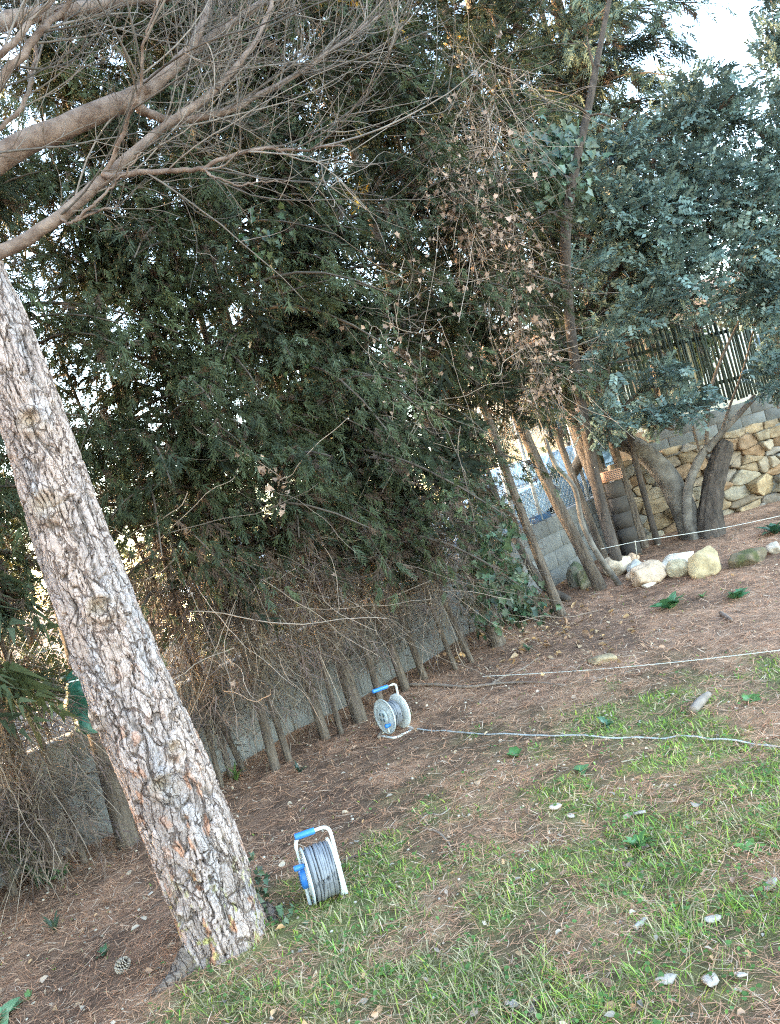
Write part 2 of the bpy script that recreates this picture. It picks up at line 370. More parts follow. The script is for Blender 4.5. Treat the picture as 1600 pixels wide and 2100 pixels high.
# block parapet on the stone wall
def bevel_block(L, H, D, b=.006):
    x0, x1, z0, z1 = 0, L, 0, H
    V = []; 
    for (y, e) in ((D, 0), (b, 0), (0, b)): V += [(x0+e, y, z0+e), (x1-e, y, z0+e), (x1-e, y, z1-e), (x0+e, y, z1-e)]
    F = [(3, 2, 1, 0), (8, 9, 10, 11)]
    for r_ in (0, 4):
        for k in range(4): F.append((r_+k, r_+(k+1) % 4, r_+4+(k+1) % 4, r_+4+k))
    return np.array(V, float), np.array(F)
def block_wall(name, base, dr, nn, n0, n1, zf, courses, label, first_orange=False, seed=3, depth=.19, bot=.3):
    e = empty(name, base, label, 'wall'); rs = np.random.default_rng(seed)
    sl = zf(1.0)-zf(0.0)
    for c in range(courses):
        off = 0 if c % 2 else .2
        for k in range(n0, n1):
            s0 = k*.4+off
            L = .39
            V, F = bevel_block(L, .19, depth)
            V[:, 1] += rs.uniform(-.003, .003)
            s = s0+V[:, :1]; z = zf(s)-(c+1)*.2+V[:, 2:]+.005
            Wd = base*np.array((1, 1, 0))+dr*s-nn*V[:, 1:2]+np.array((0, 0, 1))*z
            g = rs.uniform(.135, .21); col = np.array((g, g*.985, g*.95))
            if first_orange and k == n0: col = np.array((.42, .27, .17))
            link('block', mesh('block', Wd-np.array(e.location), F, np.tile(col, (len(V), 1))), m_block, e)
    s = np.array([n0*.4, n1*.4+.2]); z = zf(s); h = courses*.2-bot*0
    V = []
    for dd in (.012, depth-.012):
        for k in (0, 1): V += [base*np.array((1, 1, 0))+dr*(s[k]+(.012 if k == 0 else -.03))-nn*dd+np.array((0, 0, z[k]-h-bot)), base*np.array((1, 1, 0))+dr*(s[k]+(.012 if k == 0 else -.03))-nn*dd+np.array((0, 0, z[k]-.008))]
    F = np.array([(0, 2, 3, 1), (4, 5, 7, 6), (1, 3, 7, 5), (0, 1, 5, 4), (2, 6, 7, 3)])
    link('mortar', mesh('mortar', np.array(V)-np.array(e.location), F), m_mortar, e)
    return e
pb = a0-sn*.22+sd*.28
block_wall('block_parapet', pb, sd, sn, 0, 15, lambda s: 1.885+.012*np.asarray(s), 2, 'low grey block parapet on top of the stone wall, below the dark slat fence', True, 8, bot=.02)
V, F = slab(SWL, -.26, .02, 1.44, 1.478); bcap = link('mortar_cap', mesh('mortar_cap', V-np.array(sw.location), F), m_mortar, sw)

# hedge wall
HB = np.array((-1.0, WC0-WC1*1.0, 0)); cosl = wd[1]
hz = lambda s: .935+.083*(HB[1]+cosl*np.asarray(s)-7.0)
block_wall('hedge_wall', HB, wd, wnrm, -17, 13, hz, 6, 'long grey concrete block wall running behind the row of cypress trunks', seed=4, bot=.1)

# ------------------------------------------------------------------ foliage kit
def spray_protos(n, kites=22, seed=1, wid=.034, spread=(28, 52), thin=1.0, flat=.35):
    rs = np.random.default_rng(seed); PV = []
    for _ in range(n):
        V = []
        bend = rs.normal(0, .12); droop = rs.uniform(.05, .22)
        ax = lambda t: np.array((t, bend*t*t, -droop*t*t))
        def kite(p, d, up, L, w_):
            s = nrm(np.cross(d, up)); V.extend([p+d*L*.12+s*w_, p+d*L, p+d*L*.12-s*w_])
        kite(ax(0), nrm(ax(1)), np.array((0, 0, 1.)), 1.02, wid*.5)
        for i in range(kites-1):
            t = .05+.93*(i/(kites-1)); sgn = 1 if i % 2 else -1
            ang = math.radians(rs.uniform(*spread))*sgn
            d = np.array((math.cos(ang), math.sin(ang), rs.normal(0, flat)-.1)); d = nrm(d)
            L = (.46*(1-t)**.7+.12)*rs.uniform(.7, 1.2)
            kite(ax(t), d, nrm(np.array((rs.normal(0, .5), rs.normal(0, .5), 1.))), L, wid*thin*rs.uniform(.7, 1.25))
        PV.append(V)
    F = np.arange(kites*3).reshape(-1, 3)
    return np.array(PV), F
SPR = spray_protos(8, 18, 1, wid=.038, spread=(14, 42))
THIN = spray_protos(6, 9, 2, wid=.0085, spread=(8, 40), flat=.3)
def leaf_shape(L=1.0, Wd=.6, fold=.08, tip=1.0):
    return np.array([(0, 0, 0), (.28*L, Wd*.46, fold), (.66*L, Wd*.42, fold), (L, 0, -.05), (.66*L, -Wd*.42, fold), (.28*L, -Wd*.46, fold), (.5*L, 0, 0)]), np.array([(6, 0, 1), (6, 1, 2), (6, 2, 3), (6, 3, 4), (6, 4, 5), (6, 5, 0)])
def pinnate(n, seed):
    rs = np.random.default_rng(seed); PV = []
    for _ in range(n):
        V = []; F = []; b = rs.normal(0, .1)
        npair = 5
        for i in range(npair*2):
            t = .2+.8*(i//2)/(npair-1)*.85; sg = 1 if i % 2 else -1
            lv, lf = leaf_shape(.34*rs.uniform(.85, 1.1), .24, .02)
            lv = lv[:6]; lv[2] = (lv[1]+lv[2])/2; lv[4] = (lv[4]+lv[5])/2
            an = math.radians(rs.uniform(48, 72))*sg; c, s = math.cos(an), math.sin(an)
            rl = rs.normal(0, .35); lv = lv@np.array([(1, 0, 0), (0, math.cos(rl), math.sin(rl)), (0, -math.sin(rl), math.cos(rl))])
            lv = lv@np.array([(c, s, 0), (-s, c, 0), (0, 0, 1)])
            base = np.array((t, b*t*t, -.12*t*t)); lv = lv[[0, 2, 3, 4]]*np.array((1, 1.15, 1)); F.append(np.array([(0, 1, 2, 3)])+len(V)); V.extend(list(lv+base+np.array((0, 0, rs.normal(0, .02)))))
        PV.append(V)
    return np.array(PV), np.concatenate(F)
PIN = pinnate(5, 3)
def ivy_protos(n, seed):
    rs = np.random.default_rng(seed); PV = []
    for _ in range(n):
        a = [(0, 0, 0), (-.12, .42, .03), (.34, .30, .05), (.42, .46, .0), (.62, .20, .03), (1, 0, -.12), (.62, -.20, .03), (.42, -.46, 0), (.34, -.30, .05), (-.12, -.42, .03)]
        PV.append(np.array(a)+rs.normal(0, .03, (10, 3)))
    return np.array(PV), np.array([(0, 1, 2, 5), (0, 5, 8, 9), (2, 3, 4, 5), (8, 5, 6, 7)])
IVY = ivy_protos(6, 4)
def place(protos, pos, xd, up, sc, tint, rs):
    PV, F = protos; N = len(pos); k = rs.integers(0, len(PV), N)
    x = nrm(xd); z = nrm(up-x*(up*x).sum(-1, keepdims=True)); y = np.cross(z, x)
    L = PV[k]*np.asarray(sc)[:, None, None]
    V = pos[:, None]+L[..., :1]*x[:, None]+L[..., 1:2]*y[:, None]+L[..., 2:]*z[:, None]
    nv = PV.shape[1]
    Fa = (F[None]+(np.arange(N)*nv)[:, None, None]).reshape(-1, F.shape[1])
    return V.reshape(-1, 3), Fa, np.repeat(tint, nv, 0)

def path_at(P, h):                                    # point of a rising centre line at height h
    return np.stack([np.interp(h, P[:, 2], P[:, 0]), np.interp(h, P[:, 2], P[:, 1]), h], -1)
GREEN = np.array((.033, .0435, .025))
def limbs_sprays(rs, path, z0, z1, nl, rfun, ns, green=GREEN, brown=.08, view=True, el=(.0, .7), droop=(.3, .8), sc=(.15, .30), smin=.25):
    h = z0+(z1-z0)*rs.random(nl)**.92
    st = path_at(path, h)
    to_cam = math.atan2(-st[:, 1].mean(), -st[:, 0].mean())
    az = np.where(rs.random(nl) < (.62 if view else .5), to_cam+rs.normal(0, .9, nl), rs.uniform(0, 2*np.pi, nl))
    L = rfun((h-z0)/(z1-z0))*(.45+.95*rs.random(nl)**1.6)
    e = rs.uniform(*el, nl); dr = rs.uniform(*droop, nl)
    dh = np.stack([np.cos(az), np.sin(az), 0*az], -1); sw_ = rs.normal(0, .18, nl); dp = np.stack([-np.sin(az), np.cos(az), 0*az], -1)
    s = np.linspace(0, 1, 7)[None, :, None]
    LP = st[:, None]+dh[:, None]*L[:, None, None]*s+dp[:, None]*(L*sw_)[:, None, None]*s**2+np.array((0, 0, 1.))*(L[:, None, None]*(e[:, None, None]*s-dr[:, None, None]*s**2))
    tv_, tf = tubes(LP, (np.clip(L*.014, .005, .02)[:, None])*np.linspace(1, .3, 7)[None], 4)
    # foliage
    k = np.repeat(np.arange(nl), ns); n = len(k); u = smin+(1.04-smin)*rs.random(n)**.8
    hs = lambda u: st[k]+dh[k]*(L[k]*u)[:, None]+dp[k]*(L[k]*sw_[k]*u**2)[:, None]+np.array((0, 0, 1.))*(L[k]*(e[k]*u-dr[k]*u**2))[:, None]
    pos = hs(u)+rs.normal(0, .07, (n, 3))*np.array((1, 1, 1.1))
    tg = nrm(hs(u+.05)-hs(u)); xd = tg+dp[k]*rs.normal(0, .75, n)[:, None]+np.array((0, 0, 1.))*rs.normal(-.55, .5, n)[:, None]
    up = np.array((0, 0, 1.))+rs.normal(0, .5, (n, 3))
    lt = rs.uniform(.6, 1.45, nl)[k]; t = green*(lt*rs.uniform(.7, 1.45, n))[:, None]
    yel = rs.random((n, 1)); t = t+yel*np.array((.010, .009, -.004))+(rs.random(nl)**3)[k][:, None]*np.array((.030, .036, .014))
    br = rs.random(n) < (brown+.25*(u < .45)+.30*smooth(2.6, 1.5, pos[:, 2])); t[br] = np.array((.085, .054, .036))*rs.uniform(.5, 1.2, br.sum())[:, None]
    return (tv_, tf), (pos, xd, up, rs.uniform(*sc, n), np.clip(t, .006, 1))

def add_dead(rs, path, z0, z1, n, rad, sc=(.20, .50), tint=(.125, .092, .070)):
    """hanging dead twigs low on a trunk"""
    h = z0+(z1-z0)*rs.random(n)**.75; st = path_at(path, h); tc = math.atan2(-st[:, 1].mean(), -st[:, 0].mean())
    az = np.where(rs.random(n) < .7, tc+rs.normal(0, 1.0, n), rs.uniform(0, 6.28, n)); r = rad*rs.random(n)**.7
    d = np.stack([np.cos(az), np.sin(az), 0*az], -1)
    pos = st+d*r[:, None]+rs.normal(0, .05, (n, 3))
    xd = d*rs.uniform(-.1, .9, n)[:, None]+rs.normal(0, .38, (n, 3))+np.array((0, 0, -1.))*rs.uniform(.1, 1.6, n)[:, None]
    T = np.asarray(tint)*rs.uniform(.5, 1.5, n)[:, None]*np.stack([np.ones(n), rs.uniform(.9, 1.08, n), rs.uniform(.85, 1.15, n)], -1)
    return pos, xd, rs.normal(0, 1, (n, 3)), rs.uniform(*sc, n), T

def trunk_mesh(P, r, sides=14, amp=.10, seed=0):
    V, F = tubes(P, r, sides, cap=True); n = len(P)
    th = np.tile(np.arange(sides), n); s = np.repeat(np.arange(n), sides)
    q = fb2(th*1.3+seed*7.3, s*.7+seed*3.1, seed)-.47; q2 = vn2(th*1.0+seed, s*.12, seed+5)-.5
    c = np.repeat(P, sides, 0); return c+(V-c)*(1+amp*2*q+amp*1.6*q2)[:, None], F

def wiggle(rs, P, n, amp):
    Q = curve(P, n); s = np.linspace(0, 1, n)
    for k in range(2):
        a = rs.normal(0, amp, 2); ph = rs.uniform(0, 6, 2); f = rs.uniform(2, 7)
        Q[:, 0] += a[0]*np.sin(f*s+ph[0])*s; Q[:, 1] += a[1]*np.sin(f*s+ph[1])*s
    return Q

# ------------------------------------------------------------------ the leaning pine in front
def px_path(spec, n):                                 # spec: (px, py, distance) list -> smooth path
    return curve([at(*q) for q in spec], n)
pbase = on_ground(452, 1935); pd = pbase[1]
pine = empty('pine_tree', pbase, 'big leaning pine with thick plated grey-pink bark in the left foreground', 'tree', rot=(0, 0, 0))
SP = [(475, 1985, pd), (450, 1880, pd), (388, 1700, pd), (303, 1500, pd), (222, 1300, pd), (146, 1100, pd), (79, 900, pd), (8, 700, pd), (-52, 560, pd+.02), (-135, 330, pd), (-215, 100, pd-.05), (-300, -150, pd-.1), (-360, -420, pd-.2)]
TP = px_path(SP, 1500)
TW = interp_r([.185, .188, .197, .192, .178, .165, .147, .136, .132, .120, .105, .085, .05], 1500)
ln = np.concatenate([[0], np.cumsum(np.linalg.norm(np.diff(TP, axis=0), axis=1))])
kcut = int(np.searchsorted(ln, 3.75))
sN, cN = 540, 214
si = np.linspace(0, ln[kcut], sN); C_ = np.stack([np.interp(si, ln, TP[:, k]) for k in range(3)], -1); rr = np.interp(si, ln, TW)
Tt = nrm(np.gradient(C_, axis=0)); A_ = nrm(np.cross(Tt, np.array((0, 1., 0)))); B_ = np.cross(Tt, A_)
th = np.linspace(0, 2*np.pi, cN, endpoint=False); SS, TH = np.meshgrid(si, th, indexing='ij')
# root flare
fl = np.exp(-SS/.10); flare = fl*(.03+.22*np.maximum(0, np.cos(TH-math.radians(185)))**5+.20*np.maximum(0, np.cos(TH-math.radians(20)))**4+.25*np.maximum(0, np.cos(TH-math.radians(250)))**4)
def worley(x, y, per, seed, jit=.85):
    """x periodic with period per (cells); returns F1, F2 and id"""
    ix, iy = np.floor(x), np.floor(y); f1 = np.full(x.shape, 9.); f2 = f1.copy(); idd = np.zeros(x.shape)
    for dx in (-1, 0, 1):
        for dy in (-1, 0, 1):
            cx, cy = ix+dx, iy+dy; hx = np.mod(cx, per)
            qx = cx+.5+jit*(hsh(hx, cy, seed)-.5); qy = cy+.5+jit*(hsh(hx, cy, seed+1)-.5)
            d = np.hypot(x-qx, y-qy); h = hsh(hx, cy, seed+2)
            cl = d < f1; f2 = np.where(cl, f1, np.minimum(f2, d)); idd = np.where(cl, h, idd); f1 = np.where(cl, d, f1)
    return f1, f2, idd
UC = np.mod(TH+np.pi/2, 2*np.pi)*.19                  # metres round the trunk, seam at the back
wx = (fb2(UC*7+9, SS*3.2, 3)-.47)*.085+(fb2(UC*22+9, SS*13, 4)-.47)*.028; wy = (fb2(UC*9+19, SS*4, 13)-.47)*.10
U1, V1 = UC+wx+SS*.03, SS+wy
rdg = np.abs(fb2(U1*23, V1*3.0, 61, 2)-.375)           # long sinuous splits
rdg2 = np.abs(fb2(U1*58+7, V1*8.5, 66, 2)-.375)
f1, f2, pid = worley(U1/.062, V1/.19, 999, 21); edge = f2-f1
g1, g2, pid2 = worley(U1/.026+SS*1.0, V1/.062, 999, 57); e2 = g2-g1
crk = np.minimum(smooth(.0, .012+.034*vn2(U1*9+3, V1*5, 88), rdg), np.minimum(smooth(.0, .10, edge+.10*(vn2(U1*40, V1*30, 5)-.35)), .6+.4*smooth(0, .035, rdg2)))
fine = fb2(np.cos(TH)*14+30, SS*60+np.sin(TH)*14, 9)
disp = .019*crk+.013*(pid-.5)*crk+.0015*smooth(0, .2, e2)+.0035*(pid2-.5)*crk+.004*(fine-.47)
knots = [(.93, 1.85, .05), (2.25, 1.75, .065), (.35, 1.5, .035), (1.75, 1.95, .05), (1.3, 1.4, .04), (1.05, 2.1, .035), (2.62, 1.9, .05), (1.55, 1.1, .035)]
kn = np.zeros_like(SS); kring = np.zeros_like(SS)
for ks, kt, kr in knots:                               # old branch scars facing the viewer
    tt = (np.mod(TH-math.radians(0)-(math.pi*.5+(kt-1.75)*2.2)+np.pi, 2*np.pi)-np.pi)*rr[:, None]
    q = np.hypot((SS-ks), tt)/kr
    kn += .020*np.exp(-(q-1)**2*5)-.018*np.exp(-q*q*3); kring = np.maximum(kring, np.exp(-q*q*1.2))
disp += kn
rad = rr[:, None]*(1+flare)+disp-.024
V = C_[:, None]+rad[..., None]*(A_[:, None]*np.cos(TH)[..., None]+B_[:, None]*np.sin(TH)[..., None])
base_c = np.array((.405, .32, .295)); mix = lambda a, b, w: a+(b-a)*w
col = base_c*(.72+.5*pid[..., None])*(.85+.3*fine[..., None])
col = mix(col, np.array((.45, .325, .27)), (smooth(.45, .7, fb2(TH*1.6, SS*2.4, 77))*.55)[..., None])
col = mix(col, np.array((.37, .35, .37)), (smooth(.5, .7, fb2(TH*2.1+5, SS*3.4, 78))*.5)[..., None])
org = (smooth(.90, .92, pid2)*smooth(.3, .6, crk)*(1-.85*smooth(.4, 2.0, SS))*(.45+.55*smooth(.4, .6, fb2(U1*8, V1*5, 34))))[..., None]; col = mix(col, np.array((.46, .22, .13))*(.75+.5*fine[..., None]), org*.9)
crev = 1-smooth(.05, .6, crk+.3*(fine-.5)); col = mix(col, np.array((.10, .075, .062)), (crev*.8)[..., None])
col = mix(col, np.array((.17, .135, .115)), ((1-smooth(.02, .10, e2))*.30)[..., None])
lich = smooth(.62, .65, fb2(TH*9, SS*26, 91))*np.exp(-((SS-.28)/.2)**2); col = mix(col, np.array((.36, .34, .10)), lich[..., None]*.8)
col = mix(col, np.array((.36, .27, .17)), (kring*.5)[..., None])
ii = np.arange(sN*cN).reshape(sN, cN); a = ii[:-1]; b = np.roll(a, -1, 1); d_ = ii[1:]; c_ = np.roll(d_, -1, 1)
bk_ = B()
bk_.add(V.reshape(-1, 3), np.stack([a, b, c_, d_], -1).reshape(-1, 4), col.reshape(-1, 3))
up_ = TP[kcut-2::12]; V2, F2 = trunk_mesh(up_, TW[kcut-2::12]*1.0, 24, .05, 4); bk_.add(V2, F2, np.array((.36, .27, .23)))
bk_.link('trunk', m_pine, pine, pbase, True)

def root_piece(spec, r, name='root'):
    P_ = curve([on_ground(x, y)+np.array((0, 0, z)) for x, y, z in spec], 24); P_ = curve(P_[::3], 60); V, F = trunk_mesh(P_, interp_r(r, 60), 22, .26, 3)
    bb = B().add(V, F, np.array((.19, .145, .12))); return bb.link(name, m_pine, pine, pbase, True)
root_piece([(425, 1935, .10), (392, 1980, .035), (352, 2015, .0), (300, 2045, -.02), (240, 2070, -.05)], [.075, .055, .04, .028, .015])
root_piece([(500, 1895, .05), (545, 1880, .02), (590, 1885, -.03)], [.07, .045, .02])

# branches: thick limbs as parts, twigs as one mass
rs = np.random.default_rng(77)
BR = [
 ([(-55, 565, pd), (0, 515, pd+.02), (105, 448, pd+.08), (212, 362, pd+.16), (330, 258, pd+.28), (440, 180, pd+.40), (515, 100, pd+.5), (560, 20, pd+.6), (590, -60, pd+.7)], [.036, .032, .030, .028, .022, .018, .014, .011, .008]),
 ([(212, 362, pd+.16), (300, 355, pd+.1), (420, 343, pd+.05), (510, 314, pd), (620, 305, pd-.02), (725, 300, pd-.04)], [.016, .013, .011, .009, .006, .003]),
 ([(-140, 400, pd), (0, 325, pd+.1), (130, 258, pd+.2), (270, 195, pd+.35), (335, 150, pd+.45), (390, 85, pd+.5), (432, 5, pd+.6), (450, -60, pd+.7)], [.066, .060, .056, .048, .034, .026, .02, .015]),
 ([(275, 198, pd+.35), (310, 228, pd+.4), (370, 240, pd+.5), (470, 222, pd+.6), (560, 170, pd+.8), (680, 85, pd+1.0), (790, 10, pd+1.2)], [.030, .024, .021, .019, .016, .012, .008]),
 ([(290, 185, pd+.36), (350, 135, pd+.6), (430, 65, pd+.8), (520, 0, pd+1.0), (560, -40, pd+1.1)], [.032, .030, .026, .020, .016]),
 ([(-190, 110, pd), (0, 42, pd+.3), (150, 22, pd+.5), (330, 5, pd+.8), (480, -40, pd+1)], [.050, .042, .034, .024, .014]),
 ([(-110, 420, pd-.3), (-20, 200, pd-.3), (60, 95, pd-.25), (110, 35, pd-.2), (140, -40, pd-.2)], [.018, .019, .017, .014, .01]),
 ([(-60, 150, pd-.35), (30, 95, pd-.3), (90, 40, pd-.25), (140, 0, pd-.2), (190, -60, pd-.2)], [.016, .014, .012, .010, .006]),
 ([(150, 455, pd+.1), (200, 430, pd+.1), (250, 385, pd+.08), (300, 335, pd+.05)], [.009, .007, .005, .003]),
 ([(-30, 300, pd-.2), (40, 215, pd-.15), (70, 110, pd-.1), (85, 0, pd-.05)], [.010, .010, .008, .005]),
 ([(212, 362, pd+.16), (240, 290, pd+.1), (275, 190, pd), (300, 80, pd-.1), (330, -20, pd-.15)], [.011, .010, .008, .006, .004]),
 ([(120, 448, pd+.08), (150, 452, pd+.1), (200, 440, pd+.12), (250, 420, pd+.15)], [.008, .007, .006, .003]),
 ([(420, 343, pd+.05), (450, 370, pd), (510, 388, pd), (600, 385, pd)], [.006, .005, .004, .002]),
]
paths = []
for k, (spec, r) in enumerate(BR):
    n = 40; P_ = px_path(spec, n); r_ = interp_r(r, n)
    P_ = P_+np.cumsum(rs.normal(0, .0042, P_.shape), 0)*np.array((1, 1, 1))
    V, F = trunk_mesh(P_, r_, 12 if r[0] > .02 else 8, .07, k)
    bb = B().add(V, F); bb.link('branch', m_pbranch, pine, pbase, True); paths.append((P_, r_))
def sub_twigs(P, rp, n, Lr, rad, bias, s0=.25):
    """n curved twigs off a path; returns (n,k,3) and radii"""
    k = 9; i = (len(P)-2)*(s0+(1-s0)*rs.random(n)**.85); i0 = i.astype(int); st = P[i0]
    tg = nrm(P[np.minimum(i0+1, len(P)-1)]-P[i0]); sd_ = nrm(np.cross(tg, rs.normal(0, 1, (n, 3))))
    d = nrm(tg*rs.uniform(.5, 1.1, n)[:, None]+sd_*rs.uniform(.5, 1.0, n)[:, None]+np.asarray(bias))
    L = rs.uniform(*Lr, n); b = nrm(np.cross(d, rs.normal(0, 1, (n, 3))))*rs.uniform(.1, .75, n)[:, None]+np.array((0, 0, 1))*rs.uniform(-.15, .55, n)[:, None]
    s = np.linspace(0, 1, k)[None, :, None]; wv = nrm(rs.normal(0, 1, (n, 3)))[:, None]*np.sin(s*rs.uniform(3, 9, n)[:, None, None]+rs.uniform(0, 6, n)[:, None, None])*.055
    Q = st[:, None]+L[:, None, None]*(d[:, None]*s+b[:, None]*s**2+wv*s)+np.cumsum(rs.normal(0, .010, (n, k, 3))*L[:, None, None], 1)*s
    return Q, rad*rs.uniform(.7, 1.3, n)[:, None]*np.linspace(1, .35, k)[None]
tb = B(); bias = np.array((.35, .0, .15))
PLAN = [(0, 24, .25), (1, 11, .15), (2, 13, .5), (3, 26, .15), (4, 15, .25), (5, 10, .25), (6, 10, .1), (7, 10, .1), (9, 7, .1), (10, 8, .2)]
for bi, n1_, s0 in PLAN:
    P_, r_ = paths[bi]
    Q1, R1 = sub_twigs(P_, r_, n1_, (.45, 1.15), .0046, bias, s0)
    tw = lambda n: np.array((.118, .098, .084))*R.uniform(.4, 1.9, (n, 1))
    def put(Q, Rr, sides):
        V, F = tubes(Q, Rr, sides); k = Q.shape[1]*sides; tb.add(V, F, np.repeat(tw(len(Q)), k, 0))
    put(Q1, R1, 5)
    Q2s = []
    for q in Q1:
        Q2, R2 = sub_twigs(q, None, 6, (.18, .50), .0023, bias*.7, .15); put(Q2, R2, 4)
        for q2 in Q2[:4 if bi in (0, 2, 3, 4, 5) else 2]:
            Q3, R3 = sub_twigs(q2, None, 3, (.07, .24), .0015, bias*.4, .2); put(Q3, R3, 3)
o = tb.link('twigs', m_twig, pine, pbase); o['kind'] = 'stuff'

# the pine's own needled top, high above
crs = np.random.default_rng(9); topc = TP[-1]; n = 900
pp = topc+crs.normal(0, 1, (n, 3))*np.array((1.3, 1.1, .45))+np.array((-1.2, 0, .8))
V, F, T = place(SPR, pp, crs.normal(0, 1, (n, 3))+np.array((0, 0, .5)), crs.normal(0, 1, (n, 3)), crs.uniform(.2, .35, n), GREEN*crs.uniform(.8, 1.4, n)[:, None], crs)
B().add(V, F, T).link('crown', m_fol, pine, pbase)

# ------------------------------------------------------------------ the hedge of cypresses
def hedge_tree(name, label, base, upper, wpx, z1, seed, zc=1.35, nl=66, ns=54, rad=.9, dead=150, drad=.45, group='cypress trees in the hedge row', green=GREEN, mat=None, brown=.08, top_r=.5, dz=(.46, 1.75), wob=.05, sc=(.078, .178), cat='tree', smin=.18, inner=0, dens=1.0, yellow=0):
    rs = np.random.default_rng(seed)
    g = on_ground(*base) if len(base) == 2 else np.array(base, float); d = g[1]; u = at(*upper, d) if upper else g+np.array((0, 0, 1.))
    dirv = (u-g)/max(u[2]-g[2], .2)
    pts = [g-dirv*.08, g, g+dirv*.6, g+dirv*1.4]; hcur = 1.4
    dd = dirv.copy()
    while g[2]+hcur < z1:
        dd = dd*.72+np.array((0, 0, 1.))*.28; pts.append(pts[-1]+dd*1.1); hcur = pts[-1][2]-g[2]
    n = 60; P_ = wiggle(rs, pts, n, wob); P_[0] = pts[0]
    r0 = wpx/FOC*d/2*(.76 if wpx > 20 else .85); r = r0*np.interp(np.linspace(0, 1, n), [0, .03, .12, 1], [1.12, 1.0, .90, .18])
    e = empty(name, g, label, cat, group)
    V, F = trunk_mesh(P_, r, 16, .09, seed); B().add(V, F).link('trunk', mat or m_trunk, e, g, True)
    if nl:
        nl = int(nl*dens)
        rf = lambda t: rad*(1-t)**.6*.75+rad*top_r*.7
        (lv, lf), (pos, xd, up, s_, t) = limbs_sprays(rs, P_, zc, z1, nl, rf, ns, green, brown, sc=sc, smin=smin)
        if inner:
            hh_ = zc+(z1-zc)*rs.random(inner); q_ = path_at(P_, hh_)+rs.normal(0, .17*max(1, rad/.9), (inner, 3)); V, F, T = place(SPR, q_, rs.normal(0, 1, (inner, 3))+np.array((0, 0, -.6)), rs.normal(0, 1, (inner, 3)), rs.uniform(.25, .55, inner), green*rs.uniform(.5, 1.0, inner)[:, None], rs); IN = (V, F, T)
        b = B().add(lv, lf, np.array((.10, .078, .062))); b.link('limbs', m_twig, e, g, kind='stuff')
        kl = (rs.random(nl)[np.repeat(np.arange(nl), ns)] < yellow*2) & (pos[:, 2] > 4.4); yy_ = kl & (rs.random(len(t)) < .5); t[yy_] = np.array((.62, .36, .05))*rs.uniform(.5, 1.2, (yy_.sum(), 1)); V, F, T = place(SPR, pos, xd, up, s_, t, rs); cb_ = B().add(V, F, T)  # yellow: sunlight on some high sprays, painted into their tint
        if inner: cb_.add(*IN)
        cb_.link('crown', m_fol, e, g)
    if dead:
        a_ = add_dead(rs, P_, g[2]+dz[0], dz[1], dead, drad); V, F, T = place(THIN, *a_, rs); B().add(V, F, T).link('dead_twigs', m_dead, e, g, kind='stuff')
        # a few long bare drooping twigs
        m = max(8, dead//5); h = rs.uniform(g[2]+dz[0]+.2, dz[1]+.3, m); st = path_at(P_, h)
        az = math.atan2(-g[1], -g[0])+rs.normal(0, 1.1, m); dv = np.stack([np.cos(az), np.sin(az), rs.uniform(-.2, .5, m)], -1)
        L = rs.uniform(.25, .8, m); s = np.linspace(0, 1, 10)[None, :, None]
        Q = st[:, None]+L[:, None, None]*(dv[:, None]*s+np.array((0, 0, -1.))*rs.uniform(.2, 1.0, m)[:, None, None]*s**2)+np.cumsum(rs.normal(0, .010, (m, 10, 3)), 1)
        V, F = tubes(Q, np.full((m, 1), .0042)*np.linspace(1, .4, 10)[None], 4); B().add(V, F, np.repeat(np.array((.17, .13, .10))*rs.uniform(.5, 1.9, (m, 1)), 40, 0)).link('bare_twigs', m_twig, e, g, kind='stuff')
    return P_, e, g
